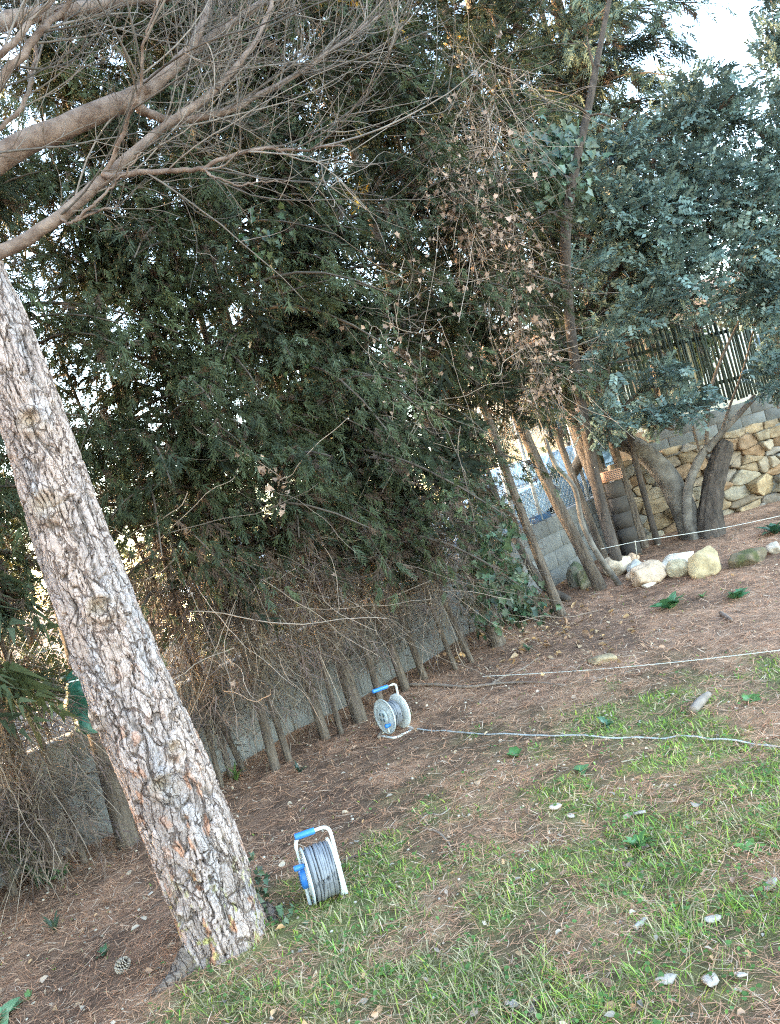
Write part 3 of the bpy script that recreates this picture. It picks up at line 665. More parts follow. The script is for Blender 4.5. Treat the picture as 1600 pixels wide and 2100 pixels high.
HT = [
 ('pale slim cypress trunk at the far left edge of the hedge', (32, 1832), (8, 1752), 26, 6.3, dict(dz=(.22, 1.7), dead=230)),
 ('pale cypress trunk just right of the slimmest trunk at the left edge', (78, 1812), (45, 1690), 24, 6.4, dict(nl=40, dz=(.3, 1.3), dead=200, zc=1.7)),
 ('thick brown cypress trunk second group left of the tarp-wrapped trunk', (122, 1795), (70, 1640), 50, 7.0, dict(dz=(.22, 1.1), dead=200, zc=2.0)),
 ('short thin leaning cypress left of the tarp-wrapped trunk', (168, 1772), (125, 1650), 20, 5.4, dict(nl=22, dz=(.15, .8), dead=90, zc=2.3)),
 ('stout cypress with furrowed bark and green tarpaulin around its trunk', (265, 1730), (150, 1330), 62, 7.4, dict(dead=14, drad=.6, dz=(1.5, 2.0), zc=2.2)),
 ('thin twin cypress stem nearest the right side of the pine trunk', (456, 1612), (425, 1480), 16, 5.6, dict(nl=48)),
 ('thin cypress stem beside the twin next to the pine trunk', (474, 1597), (440, 1480), 16, 6.4, dict(nl=50)),
 ('slender grey cypress pole standing right of the twin stems by the pine', (500, 1583), (455, 1490), 15, 6.4, dict(nl=50)),
 ('brown cypress with a bird-nest clump of dry twigs low on its trunk', (562, 1580), (480, 1320), 30, 6.0, dict(nl=58)),
 ('crooked brown cypress just right of the one with a dry nest clump', (596, 1562), (545, 1400), 20, 5.5, dict(nl=46)),
 ('pale cypress trunk left of the thin pole that stands before the grey wall', (668, 1515), (600, 1290), 32, 6.6, dict()),
 ('thin straight pole-like cypress between two thicker trunks at the grey wall', (700, 1505), (640, 1300), 16, 6.2, dict(nl=50)),
 ('thick dark cypress left of the far cable reel', (735, 1480), (655, 1240), 46, 7.6, dict()),
 ('slim pale cypress directly behind the left disc of the far cable reel', (778, 1452), (705, 1215), 22, 6.8, dict(nl=54)),
 ('brown cypress rising just behind the handle of the far cable reel', (832, 1415), (765, 1220), 28, 7.4, dict()),
 ('twiggy cypress right of the far cable reel behind the fallen stick', (872, 1392), (800, 1200), 22, 7.4, dict(nl=54)),
 ('thin cypress stem amid dead twigs left of the lone pale stem', (935, 1372), (880, 1220), 14, 7.2, dict(nl=50)),
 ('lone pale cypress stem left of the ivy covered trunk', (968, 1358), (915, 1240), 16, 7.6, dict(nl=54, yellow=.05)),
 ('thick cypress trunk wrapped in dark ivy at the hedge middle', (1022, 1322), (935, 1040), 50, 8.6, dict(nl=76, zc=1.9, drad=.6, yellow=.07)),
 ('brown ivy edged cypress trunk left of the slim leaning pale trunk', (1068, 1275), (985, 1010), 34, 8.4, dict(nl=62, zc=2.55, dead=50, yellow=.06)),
 ('slim pale leaning cypress in front of the grey block wall', (1152, 1262), (1042, 985), 30, 8.0, dict(nl=54, zc=2.5, dead=12, dz=(1.7, 2.3), mat=None)),
 ('brown cypress trunk with a vine stem, left of the rocks', (1232, 1208), (1105, 955), 38, 9.0, dict(nl=66, zc=2.5, dead=34, dz=(2.1, 2.8))),
 ('slim spotted cypress trunk close beside the vine-clad one', (1252, 1172), (1160, 950), 24, 8.2, dict(nl=56, zc=2.3, dead=30, dz=(1.9, 2.6))),
 ('broad furrowed grey cypress trunk behind the rock border', (1290, 1135), (1195, 900), 62, 9.6, dict(nl=70, zc=2.5, dead=40, dz=(1.9, 2.8))),
 ('brown straight cypress trunk right of the broad furrowed one', (1322, 1122), (1262, 920), 30, 8.8, dict(nl=46, zc=2.9, dead=10, dz=(2, 2.6))),
]
HPATH = []
for k, (lab, b_, u_, w_, z1, kw) in enumerate(HT):
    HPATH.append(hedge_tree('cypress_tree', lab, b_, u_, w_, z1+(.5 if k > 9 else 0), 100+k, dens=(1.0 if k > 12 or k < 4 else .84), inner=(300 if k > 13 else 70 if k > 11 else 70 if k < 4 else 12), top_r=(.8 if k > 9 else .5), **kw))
for k, (x_, lab) in enumerate([(-3.75, 'young unseen cypress just past the left edge of the hedge, added for shade'), (-4.3, 'nearest unseen cypress continuing the hedge past the left edge, added for shade'), (-5.2, 'second unseen cypress continuing the hedge past the left edge, added for shade'), (-6.1, 'third unseen cypress continuing the hedge past the left edge, added for shade'), (-7.1, 'fourth unseen cypress continuing the hedge past the left edge, added for shade'), (-8.2, 'last unseen cypress continuing the hedge past the left edge, added for shade')]):
    hedge_tree('cypress_tree', lab, (x_, WC0+WC1*x_-.45, .0), None, 120, 7.0, 180+k, zc=.5, nl=60, ns=12, rad=1.1, dead=0, sc=(.4, .7))  # hedge carried on out of view, added to keep low sun off the foreground

def stem(name, label, spec, r, m, cat='tree', n=40, group=None, sides=12, amp=.10, seed=1):
    P_ = curve(spec, n); V, F = trunk_mesh(P_, interp_r(r, n), sides, amp, seed); loc = P_[0]
    o = link(name, mesh(name, V-loc, F, np.ones((len(V), 3)), True), m, None, loc); return tag(o, label, cat, group)
g = on_ground(1350, 1117); stem('bare_pole_tree', 'thin straight dark bare stem just left of the arching carob trunk', [g-np.array((0, 0, .1)), g, at(1318, 1000, g[1]), at(1288, 880, g[1]), at(1272, 760, g[1]), at(1262, 640, g[1])], [.045, .042, .04, .037, .033, .028], m_trunk_dark)
g = on_ground(1168, 1232); stem('bare_branch_tree', 'thin grey leaning stem behind the slim pale cypress', [g, at(1110, 1195, g[1]+.1), at(1060, 1110, g[1]+.1), at(1015, 1010, g[1]+.1), at(985, 920, g[1])], [.05, .05, .042, .034, .025], m_trunk_dark)
g = on_ground(1262, 1200); stem('vine_stem', 'woody vine stem climbing the brown cypress left of the rocks', [g+np.array((.05, -.02, -.03)), at(1228, 1140, g[1]-.12), at(1195, 1075, g[1]-.1), at(1178, 1000, g[1]-.1), at(1140, 955, g[1]-.05), at(1118, 900, g[1])], [.035, .034, .03, .028, .026, .02], m_carob, 'vine')

# ------------------------------------------------------------------ tarpaulin on the stout cypress
TPth, te, tg_ = HPATH[4]
zt0 = at(198, 1492, tg_[1])[2]; zt1 = at(160, 1366, tg_[1])[2]
hh = np.linspace(zt0, zt1, 40); cc = path_at(TPth, hh); thp = np.linspace(0, 2*np.pi, 64, endpoint=False); HH, TT = np.meshgrid(np.linspace(0, 1, 40), thp, indexing='ij')
rb = .122+.012*HH+.022*(fb2(np.cos(TT)*2.2+HH*2.5+5, np.sin(TT)*2.2+HH*4+5, 3)-.47)*2+.012*np.sin(TT*3+HH*9)+.010*np.sin(TT*2-HH*13)-.03*np.exp(-((HH-.80)/.035)**2)-.06*smooth(.86, 1, HH)
V = cc[:, None]+np.stack([rb*np.cos(TT), rb*np.sin(TT), .02*np.sin(TT*2)*(1-HH)], -1)
ii = np.arange(40*64).reshape(40, 64); a = ii[:-1]; b = np.roll(a, -1, 1); d_ = ii[1:]; c_ = np.roll(d_, -1, 1)
tp = empty('tarpaulin', cc[0], 'green tarpaulin sleeve wrapped around a trunk behind the pine', 'tarpaulin')
link('cloth', mesh('cloth', V.reshape(-1, 3)-cc[0], np.stack([a, b, c_, d_], -1).reshape(-1, 4), None, True), m_tarp, tp)
kb = int(40*.80); V, F = tubes(np.vstack([V[kb], V[kb][:1]])[None], np.full((1, 65), .006), 6); B().add(V, F).link('tie_cord', m_twig, tp, cc[0])

# ------------------------------------------------------------------ carob trees on the right
def leaf_cluster(rs, c, r3, n, sc=(.15, .24), tint=(.125, .175, .150), protos=PIN, upb=.8):
    q = nrm(rs.normal(0, 1, (n, 3)))*(rs.random((n, 1))**.5)*np.asarray(r3); pos = c+q
    xd = nrm(q+1e-6)*.8+rs.normal(0, .6, (n, 3))+np.array((0, -.25, .05)); up = np.array((0, -.25, upb))+rs.normal(0, .4, (n, 3))
    t = np.asarray(tint)*rs.uniform(.7, 1.3, (n, 1))*rs.uniform(.85, 1.15)
    return place(protos, pos, xd, up, rs.uniform(*sc, n), t, rs)
rs = np.random.default_rng(31)
cb = on_ground(1425, 1098); cd = cb[1]
carob = empty('carob_tree', cb, 'arching carob with a thick trunk leaning left before the stone wall', 'tree')
def limb(parent, off, spec, r, m, name='limb', sides=14, amp=.10, seed=1, n=40, world=False):
    P_ = curve([np.array(q) for q in spec], n) if world else px_path(spec, n); V, F = trunk_mesh(P_, interp_r(r, n), sides, amp, seed)
    B().add(V, F).link(name, m, parent, off, True); return P_
limb(carob, cb, [(1430, 1115, cd), (1418, 1085, cd), (1392, 1020, cd+.05), (1350, 958, cd+.1), (1300, 915, cd+.15), (1245, 905, cd+.2), (1200, 930, cd+.2), (1168, 985, cd+.2)], [.19, .17, .15, .14, .125, .105, .085, .06], m_carob, 'trunk', 18, .14, 2)
limb(carob, cb, [(1300, 915, cd+.15), (1262, 850, cd+.1), (1240, 760, cd), (1222, 680, cd-.1), (1240, 600, cd-.15), (1300, 500, cd-.2), (1330, 380, cd-.2), (1360, 250, cd-.1)], [.10, .085, .075, .07, .06, .05, .035, .02], m_trunk_dark, 'limb', 12, .12, 3)
limb(carob, cb, [(1222, 680, cd-.1), (1200, 580, cd), (1180, 480, cd), (1170, 380, cd)], [.06, .05, .035, .02], m_trunk_dark, 'limb', 10, .1, 4)
limb(carob, cb, [(1240, 600, cd-.15), (1330, 560, cd-.2), (1420, 500, cd-.2), (1500, 430, cd-.2), (1540, 340, cd)], [.05, .04, .03, .022, .015], m_trunk_dark, 'limb', 10, .1, 5)
limb(carob, cb, [(1262, 850, cd+.1), (1320, 800, cd-.1), (1370, 790, cd-.3), (1420, 800, cd-.5)], [.03, .022, .016, .01], m_carob, 'limb', 8, .1, 6)
limb(carob, cb, [(1250, 720, cd), (1340, 650, cd-.2), (1440, 600, cd-.3), (1540, 570, cd-.4)], [.035, .03, .022, .012], m_trunk_dark, 'limb', 8, .1, 7)
CL = [(1390, 838, 9.2, 85, 26, 95), (1340, 850, 9.3, 50, 22, 45), (1350, 772, 9.5, 52, 24, 55), (1238, 872, 9.0, 40, 30, 50), (1290, 645, 9.3, 80, 50, 110), (1375, 570, 9.4, 90, 55, 170), (1250, 330, 9.4, 80, 70, 190),
      (1250, 440, 9.3, 70, 60, 150), (1340, 460, 9.4, 90, 70, 210), (1420, 400, 9.6, 90, 90, 240), (1490, 520, 9.6, 90, 60, 190), (1430, 630, 9.5, 50, 26, 40), (1440, 210, 9.9, 75, 60, 170), (1500, 260, 9.9, 50, 70, 100), (1390, 300, 9.8, 70, 70, 170), (1490, 400, 9.7, 80, 60, 160), (1200, 560, 9.1, 40, 40, 50), (1225, 700, 9.0, 35, 30, 30), (1230, 780, 9.0, 40, 40, 40)]
cbm = B(); tw_ = B()
def add_clusters(cl, cbm, tw_, tint=(.125, .175, .150), sc=(.15, .235), k_=1.35):
    for px, py, d, rx, ry, n in cl:
        c = at(px, py, d); r3 = np.array((rx*d/FOC, .38, ry*d/FOC)); cbm.add(*leaf_cluster(rs, c, r3*1.08, int(n*k_), sc, tint))
        m = 7; e_ = c+rs.normal(0, .6, (m, 3))*r3; s0 = c-np.array((0, -.25, r3[2]*.9+.1))
        s = np.linspace(0, 1, 8)[None, :, None]; Q = s0*(1-s)+e_[:, None]*s+np.array((0, 0, .12))*np.sin(s*3.1)*rs.normal(0, .6, (m, 1, 1))
        V, F = tubes(Q, np.full((m, 1), .008)*np.linspace(1, .4, 8)[None], 5); tw_.add(V, F, np.array((.16, .125, .10)))
add_clusters(CL, cbm, tw_)
cbm.link('crown', m_leaf, carob, cb, kind='stuff'); tw_.link('twigs', m_twig, carob, cb, kind='stuff')
# coppiced light stem with young shoots
c2 = on_ground(1418, 1102)+np.array((.03, -.12, 0)); sh = empty('coppiced_carob', c2, 'pale coppiced carob stem with upright young shoots and a cut stub', 'tree'); d2 = c2[1]
limb(sh, c2, [(1425, 1112, d2), (1410, 1060, d2), (1412, 1000, d2), (1430, 950, d2), (1452, 915, d2)], [.07, .06, .056, .055, .04], m_carob, 'trunk', 14, .12, 8)
limb(sh, c2, [(1448, 925, d2), (1478, 890, d2-.05), (1515, 850, d2-.1), (1550, 812, d2-.15)], [.05, .036, .034, .036], m_carob, 'branch', 12, .10, 9)
limb(sh, c2, [(1450, 922, d2), (1450, 870, d2), (1458, 800, d2), (1480, 735, d2-.05), (1520, 650, d2-.1), (1545, 600, d2-.1)], [.030, .026, .024, .02, .014, .01], m_trunk, 'shoot', 8, .06, 10)
limb(sh, c2, [(1440, 940, d2), (1428, 900, d2), (1418, 860, d2), (1405, 800, d2)], [.018, .016, .013, .008], m_trunk, 'shoot', 8, .06, 11)
limb(sh, c2, [(1478, 890, d2-.05), (1498, 830, d2), (1520, 770, d2), (1540, 700, d2), (1560, 600, d2)], [.02, .017, .014, .012, .008], m_trunk, 'shoot', 8, .06, 12)
# dark hollow stump
c3 = on_ground(1462, 1098)+np.array((0, .06, 0)); V, F = trunk_mesh(curve([c3-np.array((0, 0, .15)), c3, at(1458, 1040, c3[1]), at(1466, 985, c3[1]), at(1482, 925, c3[1]), at(1490, 905, c3[1])], 40), interp_r([.22, .19, .14, .13, .12, .08], 40), 40, .16, 14)
thk = np.tile(np.linspace(0, 2*np.pi, 40, endpoint=False), 40); cen3 = np.repeat(V.reshape(40, 40, 3).mean(1), 40, 0)
gr = 1-.45*np.exp(-((np.mod(thk-4.5+np.pi, 2*np.pi)-np.pi)/.22)**2)-.3*np.exp(-((np.mod(thk-5.5+np.pi, 2*np.pi)-np.pi)/.15)**2); V = cen3+(V-cen3)*gr[:, None]
o = link('tree_stump', mesh('tree_stump', V-c3, F, None, True), m_trunk_dark, None, c3); tag(o, 'dark split hollow stump beside the pale coppiced stem at the stone wall', 'stump')

# carob foliage reaching in at the right edge, rooted on the terrace
c4 = np.array((6.3, 11.6, 1.5)); car2 = empty('carob_tree', c4, 'carob crown reaching in along the right edge above the slat fence', 'tree')
limb(car2, c4, [c4, c4+np.array((0, 0, .8)), c4+np.array((-.1, -.2, 1.7)), c4+np.array((-.3, -.5, 2.6)), c4+np.array((-.5, -.7, 3.8)), c4+np.array((-.5, -.7, 5))], [.12, .10, .09, .07, .05, .03], m_carob, 'trunk', 12, .1, 15, world=True)
limb(car2, c4, [(1680, 620, 10.6), (1620, 570, 10.3), (1585, 530, 10.0), (1560, 500, 9.9)], [.05, .04, .032, .02], m_carob, 'limb', 10, .1, 16)
CL2 = [(1570, 440, 9.8, 60, 80, 210), (1590, 330, 9.9, 50, 70, 130), (1590, 600, 9.6, 55, 60, 110), (1595, 700, 9.5, 40, 50, 70), (1600, 150, 10.2, 35, 110, 170), (1610, 40, 10.2, 40, 80, 110), (1600, 770, 9.3, 40, 45, 70), (1540, 610, 9.8, 55, 45, 110), (1660, 400, 10, 60, 200, 260), (1660, 650, 9.8, 60, 120, 160)]
cbm = B(); tw_ = B(); add_clusters(CL2, cbm, tw_); cbm.link('crown', m_leaf, car2, c4, kind='stuff'); tw_.link('twigs', m_twig, car2, c4, kind='stuff')

# dead bare tree
g = on_ground(1262, 1155); dt = empty('dead_tree', g, 'bare dead dark trunk rising through the foliage at the upper right', 'tree')
dp = limb(dt, g, [(1270, 1165, 9.0), (1225, 1000, 9.1), (1188, 800, 9.0), (1165, 620, 8.8), (1160, 480, 8.5), (1180, 340, 8.4), (1203, 240, 8.4), (1224, 130, 8.4), (1246, 20, 8.4), (1262, -60, 8.4)], [.07, .065, .06, .058, .056, .05, .042, .033, .026, .018], m_trunk_dark, 'trunk', 10, .1, 17, 60)
for sp_ in ([(1218, 140, 8.4), (1210, 110, 8.35), (1204, 75, 8.3)], [(1208, 236, 8.4), (1190, 222, 8.3), (1172, 213, 8.2)], [(1208, 238, 8.4), (1235, 234, 8.3), (1272, 246, 8.2)], [(1222, 130, 8.4), (1236, 138, 8.3)]):
    limb(dt, g, sp_, [.016, .012, .007], m_trunk, 'branch', 6, .05, 3, 12)

# tall conifers behind
BG = np.array((.068, .092, .074))
hedge_tree('cypress_tree', 'tall blue green cypress filling the upper right behind the dead trunk', (4.75, 12.3, 1.5), None, 60, 14.5, 301, zc=3.6, nl=190, ns=46, rad=1.65, dead=0, group=None, green=BG, sc=(.2, .38), top_r=.7, inner=600)
hedge_tree('cypress_tree', 'tall cypress with sprays tinted yellow like sunlight at the top centre', (3.3, 12.0, .5), None, 60, 13, 302, zc=3.6, nl=120, ns=36, rad=1.4, dead=0, group=None, green=BG*np.array((1.1, 1.05, .9)), sc=(.13, .28), top_r=.6, yellow=.05)
hedge_tree('cypress_tree', 'tall dark cypress beyond the right corner of the grey wall', (5.0, 14.0, 1.5), None, 60, 9.5, 303, zc=3.0, nl=80, ns=22, rad=1.2, dead=0, group=None, green=BG*.9, sc=(.18, .35), top_r=.3)

# ------------------------------------------------------------------ ivy and dead vines
rs = np.random.default_rng(41)
def ivy_on(name, label, parts, tint, sc, loc, m=m_ivy, cat='ivy', stems=0):
    b = B()
    for pos, nor in parts:
        n = len(pos); dn = np.array((0, 0, -1.))+rs.normal(0, .55, (n, 3)); up = nor+rs.normal(0, .45, (n, 3))
        V, F, T = place(IVY, pos, dn, up, rs.uniform(*sc, n), np.asarray(tint)*rs.uniform(.55, 1.6, (n, 1))*np.stack([rs.uniform(.8, 1.3, n), np.ones(n), rs.uniform(.8, 1.1, n)], -1), rs); b.add(V, F, T)
    e = empty(name, loc, label, cat); b.link('leaves', m, e, loc, kind='stuff'); return e
def around(P, z0, z1, n, r0, r1):
    h = z0+(z1-z0)*rs.random(n); st = path_at(P, h); az = rs.normal(math.atan2(-st[:, 1].mean(), -st[:, 0].mean()), 1.1, n); r = rs.uniform(r0, r1, n)
    nv = np.stack([np.cos(az), np.sin(az), .25+0*az], -1); return st+nv*r[:, None], nv
P18, e18, g18 = HPATH[18]; P19, e19, g19 = HPATH[19]
def blob(px, py, d, rx, ry, rd_, n):
    q = rs.normal(0, .5, (n, 3)); p = at(px, py, d)+q*np.array((rx*d/FOC, rd_, ry*d/FOC)); return p, np.tile(np.array((0, -1., .35)), (n, 1))
def gblob(px, py, rx, ry, n, hz_=.25):
    out = []
    for _ in range(n): out.append(on_ground(px+rs.normal(0, rx), py+rs.normal(0, ry))+np.array((0, 0, hz_*rs.random()**1.3)))
    return np.array(out), np.tile(np.array((0, -.5, .8)), (n, 1))
iv = ivy_on('ivy', 'dark green ivy climbing two trunks in the hedge middle and spilling on soil', [around(P18, g18[2]+.1, 2.3, 420, .06, .30), around(P19, g19[2], 2.2, 330, .05, .28), blob(1000, 1085, g18[1]-.2, 60, 55, .25, 170), blob(1010, 1170, g18[1]-.25, 60, 90, .2, 160), gblob(1085, 1262, 26, 16, 150), blob(1055, 1210, g19[1]-.2, 45, 60, .2, 120)], (.050, .088, .048), (.045, .10), g18)
ivy_on('ivy', 'glossy round leaved ivy clump high beside the dead bare trunk', [blob(1130, 320, 8.6, 75, 55, .35, 330), blob(1095, 300, 8.6, 45, 40, .3, 120), blob(1150, 370, 8.6, 60, 50, .3, 150)], (.065, .105, .068), (.07, .12), at(1130, 320, 8.6))
ivy_on('ivy', 'small leaved ivy trailing through the hedge middle above the dead twigs', [blob(790, 730, 7.0, 45, 150, .3, 230), blob(620, 760, 6.3, 60, 60, .3, 60), blob(550, 500, 6.1, 60, 50, .3, 70)], (.055, .085, .04), (.03, .065), at(790, 730, 7.0))
ivy_on('shrub', 'low dark leafed sapling at the right foot of the pine trunk', [gblob(548, 1870, 12, 14, 50, .26), gblob(575, 1890, 22, 8, 40, .10)], (.055, .085, .05), (.018, .035), on_ground(548, 1870), cat='shrub')

def dead_vine(name, label, spec, n, nleaf, r3, loc, tl=(.46, .315, .24), seed=1, sc=(.03, .07), Lr=(.3, 1.0)):
    rs = np.random.default_rng(seed); e = empty(name, loc, label, 'vine'); P_ = px_path(spec, 60); b = B()
    st = P_[rs.integers(0, 60, n)]+rs.normal(0, 1, (n, 3))*np.asarray(r3)*.8; d = nrm(rs.normal(0, 1, (n, 3))+np.array((0, 0, -.9))); k = 14; L = rs.uniform(*Lr, n); s = np.linspace(0, 1, k)[None, :, None]
    Q = st[:, None]+L[:, None, None]*d[:, None]*s+np.cumsum(np.cumsum(rs.normal(0, .010, (n, k, 3)), 1), 1)
    V, F = tubes(Q, rs.uniform(.0022, .0050, (n, 1))*np.linspace(1, .5, k)[None], 4); b.add(V, F, np.repeat(np.array((.25, .19, .15))*rs.uniform(.4, 1.7, (n, 1)), k*4, 0)); b.link('stems', m_twig, e, loc, kind='stuff')
    pos = P_[rs.integers(0, 60, nleaf)]+rs.normal(0, 1, (nleaf, 3))*np.asarray(r3); nv = np.tile(np.array((0, -1., .2)), (nleaf, 1))+rs.normal(0, .6, (nleaf, 3)); dn = np.array((0, 0, -1.))+rs.normal(0, .7, (nleaf, 3))
    V, F, T = place(IVY, pos, dn, nv, rs.uniform(*sc, nleaf), np.array(tl)*rs.uniform(.5, 1.35, (nleaf, 1)), rs); B().add(V, F, T).link('dead_leaves', m_dead, e, loc, kind='stuff'); return e
dead_vine('dead_vine', 'pinkish dead vine mass hanging down the hedge right of its middle', [(950, 315, 7.7), (925, 400, 7.6), (985, 450, 7.6), (1040, 520, 7.7), (1065, 630, 7.8), (1090, 740, 8.0), (1112, 800, 8.2)], 300, 560, (.22, .20, .22), at(1125, 830, 8.2), seed=2)
dead_vine('dead_vine', 'grey bare vine tangle at the top centre of the hedge', [(985, 130, 7.8), (990, 220, 7.7), (1010, 290, 7.7)], 150, 20, (.22, .25, .25), at(990, 220, 7.7), seed=3)
dead_vine('dead_vine', 'thin vine strand with a few pink dead leaves left of the hedge middle', [(515, 915, 5.5), (545, 960, 5.5), (580, 1010, 5.5)], 8, 24, (.05, .08, .08), at(545, 960, 5.5), seed=4, sc=(.04, .06), Lr=(.2, .5))
dead_vine('dead_vine', 'scattered dead vine leaves below the pale vine mass', [(880, 540, 7.0), (790, 650, 6.7), (800, 760, 6.6), (860, 850, 6.9)], 60, 90, (.25, .2, .3), at(800, 760, 6.6), seed=5, sc=(.03, .06))
dead_vine('dead_vine', 'pale bare vine strands hanging over the dead twigs behind the far reel', [(330, 1120, 5.3), (430, 1280, 5.5), (620, 1100, 6.3), (700, 1250, 6.6), (830, 1180, 7.0), (930, 1230, 7.5), (1000, 1280, 7.8)], 130, 12, (.3, .12, .3), at(700, 1250, 6.6), seed=6, Lr=(.3, 1.0))
dead_vine('dead_vine', 'bare vine strands among the dry twigs at the left edge', [(0, 1600, 4.7), (70, 1600, 4.8), (130, 1640, 5.0), (0, 1500, 4.9)], 60, 0, (.2, .12, .2), at(70, 1600, 4.8), seed=7, Lr=(.25, .8)) if False else None

# ------------------------------------------------------------------ street beyond the hedge wall
def car(label, px, d, body_m, band=False, rot=0.0, hgt=1.45):
    a, b = ray(*px); x, y = a*d, d; loc = np.array((x, y, float(gz(x, y))+.05)); ang = math.atan2(wd[1], wd[0])+rot
    e = empty('parked_car', loc, label, 'car', None, (0, 0, ang)); L, Wd = 4.1, 1.7
    prof = [(-2.05, .35), (-2.05, .75), (-1.95, .95), (-1.35, 1.02), (-.75, 1.42), (.0, 1.46), (1.0, 1.44), (1.75, 1.05), (2.0, .95), (2.05, .6), (2.03, .32)]
    bb = B(); n = len(prof); V = []
    for yy, sc in ((-.85, 1), (-.80, 1), (.80, 1), (.85, 1)):
        for (xx, zz) in prof:
            t = smooth(.95, 1.45, zz); V.append((xx*(1 if abs(yy) < .84 else .985), yy*(1-.14*t), zz*(hgt/1.45)))
    F = [(r_*n+k, r_*n+k+1, (r_+1)*n+k+1, (r_+1)*n+k) for r_ in range(3) for k in range(n-1)]
    o = link('body', mesh('body', V, [np.array(F), np.array([tuple(range(n))[::-1]]), np.array([tuple(range(3*n, 4*n))])]), body_m, e)
    for sy in (-1, 1):
        for (x0, x1, x2, x3) in ((-1.18, -.02, -.02, -.70), (.05, 1.52, 1.0, .05)):
            V = [(x0, sy*.862, 1.02), (x1, sy*.862, 1.02), (x2, sy*.752, 1.37), (x3, sy*.752, 1.37)]; link('window', mesh('window', np.array(V)*np.array((1, 1.0, hgt/1.45)), np.array([(0, 1, 2, 3)])), m_glass, e)
    link('windscreen', mesh('windscreen', np.array([(-1.36, -.72, 1.05), (-1.36, .72, 1.05), (-.80, .64, 1.40), (-.80, -.64, 1.40)])*np.array((1, 1, hgt/1.45))+np.array((-.02, 0, .02)), np.array([(0, 1, 2, 3)])), m_glass, e)
    for sx in (-1.25, 1.25):
        for sy in (-.78, .78):
            V, F = lathe([(-.09, .18), (-.09, .31), (.09, .31), (.09, .18)], 24); V = V[:, [1, 0, 2]]+np.array((sx, sy, .31)); w_ = link('wheel', mesh('wheel', V, F), m_tyre, e)
            V, F = lathe([(-.095, .0), (-.095, .17), (.095, .17), (.095, .0)], 16); V = V[:, [1, 0, 2]]+np.array((sx, sy, .31)); link('rim', mesh('rim', V, F), m_galv, w_)
    if band:
        bnd = link('door_band', mesh('door_band', np.array([(-1.6, -.858, .36), (1.6, -.858, .36), (1.6, -.858, .66), (-1.6, -.858, .66)]), np.array([(0, 1, 2, 3)])), m_navy, e)
    return e, ang
car('white parked car seen through the dead twigs above the grey wall', (655, 1205), 11.0, m_paint_w)
car('pale blue parked car seen between the trunks at the wall corner', (1130, 1000), 13.2, m_paint_b)
# lettered panel on the fence: dark band with white letters
pl_ = on_line(1092, 1072, WC0+.10, WC1); ang_w = math.atan2(wd[1], wd[0])
sg = empty('fence_banner', pl_, 'dark blue lettered banner at the foot of the wire fence between trunks', 'banner', None, (0, 0, ang_w))
bv, bf = box((-.26, -.004, -.06), (.40, .004, .065)); link('sheet', mesh('sheet', bv, bf), m_navy, sg)
fc = bpy.data.curves.new('lettering', 'FONT'); fc.body = 'IESC'; fc.size = .125; fc.extrude = .001; fo = bpy.data.objects.new('lettering', fc); COL.objects.link(fo); fo.parent = sg; fo.name = 'text_curve'; fo.location = (-.19, -.007, -.04); fo.rotation_euler = (math.pi/2, 0, 0); bpy.context.view_layer.update(); lm = bpy.data.meshes.new_from_object(fo.evaluated_get(bpy.context.evaluated_depsgraph_get())); lo = link('lettering', lm, m_string, sg, (-.19, -.007, -.04)); lo.rotation_euler = fo.rotation_euler; bpy.data.objects.remove(fo)

# wire fence on the hedge wall
wf = empty('wire_fence', HB+np.array((0, 0, hz(0))), 'galvanised chain link fence on top of the grey hedge wall', 'fence'); wo = np.array(wf.location)
FS0, FS1, FH = -6.5, 5.3, 1.25
fpos = lambda s, z: (HB*np.array((1, 1, 0))+wd*np.asarray(s)[..., None]-wnrm*.09+np.array((0, 0, 1.))*(hz(s)+z)[..., None])
post_s = []
for px, py in ((1062, 1085), (1112, 1070)):
    q = on_line(px, py, WC0+.12, WC1); post_s.append(float((q-HB)@wd))
for s_ in list(np.arange(FS0, post_s[0]-1.5, 2.4))+post_s+[post_s[1]+1.1]:
    P_ = np.stack([fpos(np.array(s_), np.array(-.05)), fpos(np.array(s_), np.array(FH+.1))]); V, F = tubes(P_, np.full((1, 2), .024)[0], 12, cap=True); B().add(V, F).link('post', m_galv, wf, wo)
ss = np.arange(FS0, FS1, .045); nz_ = 27; zz = np.linspace(.02, FH, nz_)
SG = ss[:, None]+.0225*np.where(np.arange(nz_)[None] % 2 == 0, 1, -1)*np.where(np.arange(len(ss))[:, None] % 2 == 0, 1, -1)
V, F = tubes(fpos(SG, np.broadcast_to(zz, SG.shape)), np.full(SG.shape, .0014), 3); B().add(V, F).link('chain_link', m_galv, wf, wo, kind='stuff')
for z_ in (.03, FH*.5, FH): V, F = tubes(fpos(np.linspace(FS0, FS1, 30), np.full(30, z_)), np.full(30, .0022), 4); B().add(V, F).link('wire', m_galv, wf, wo)

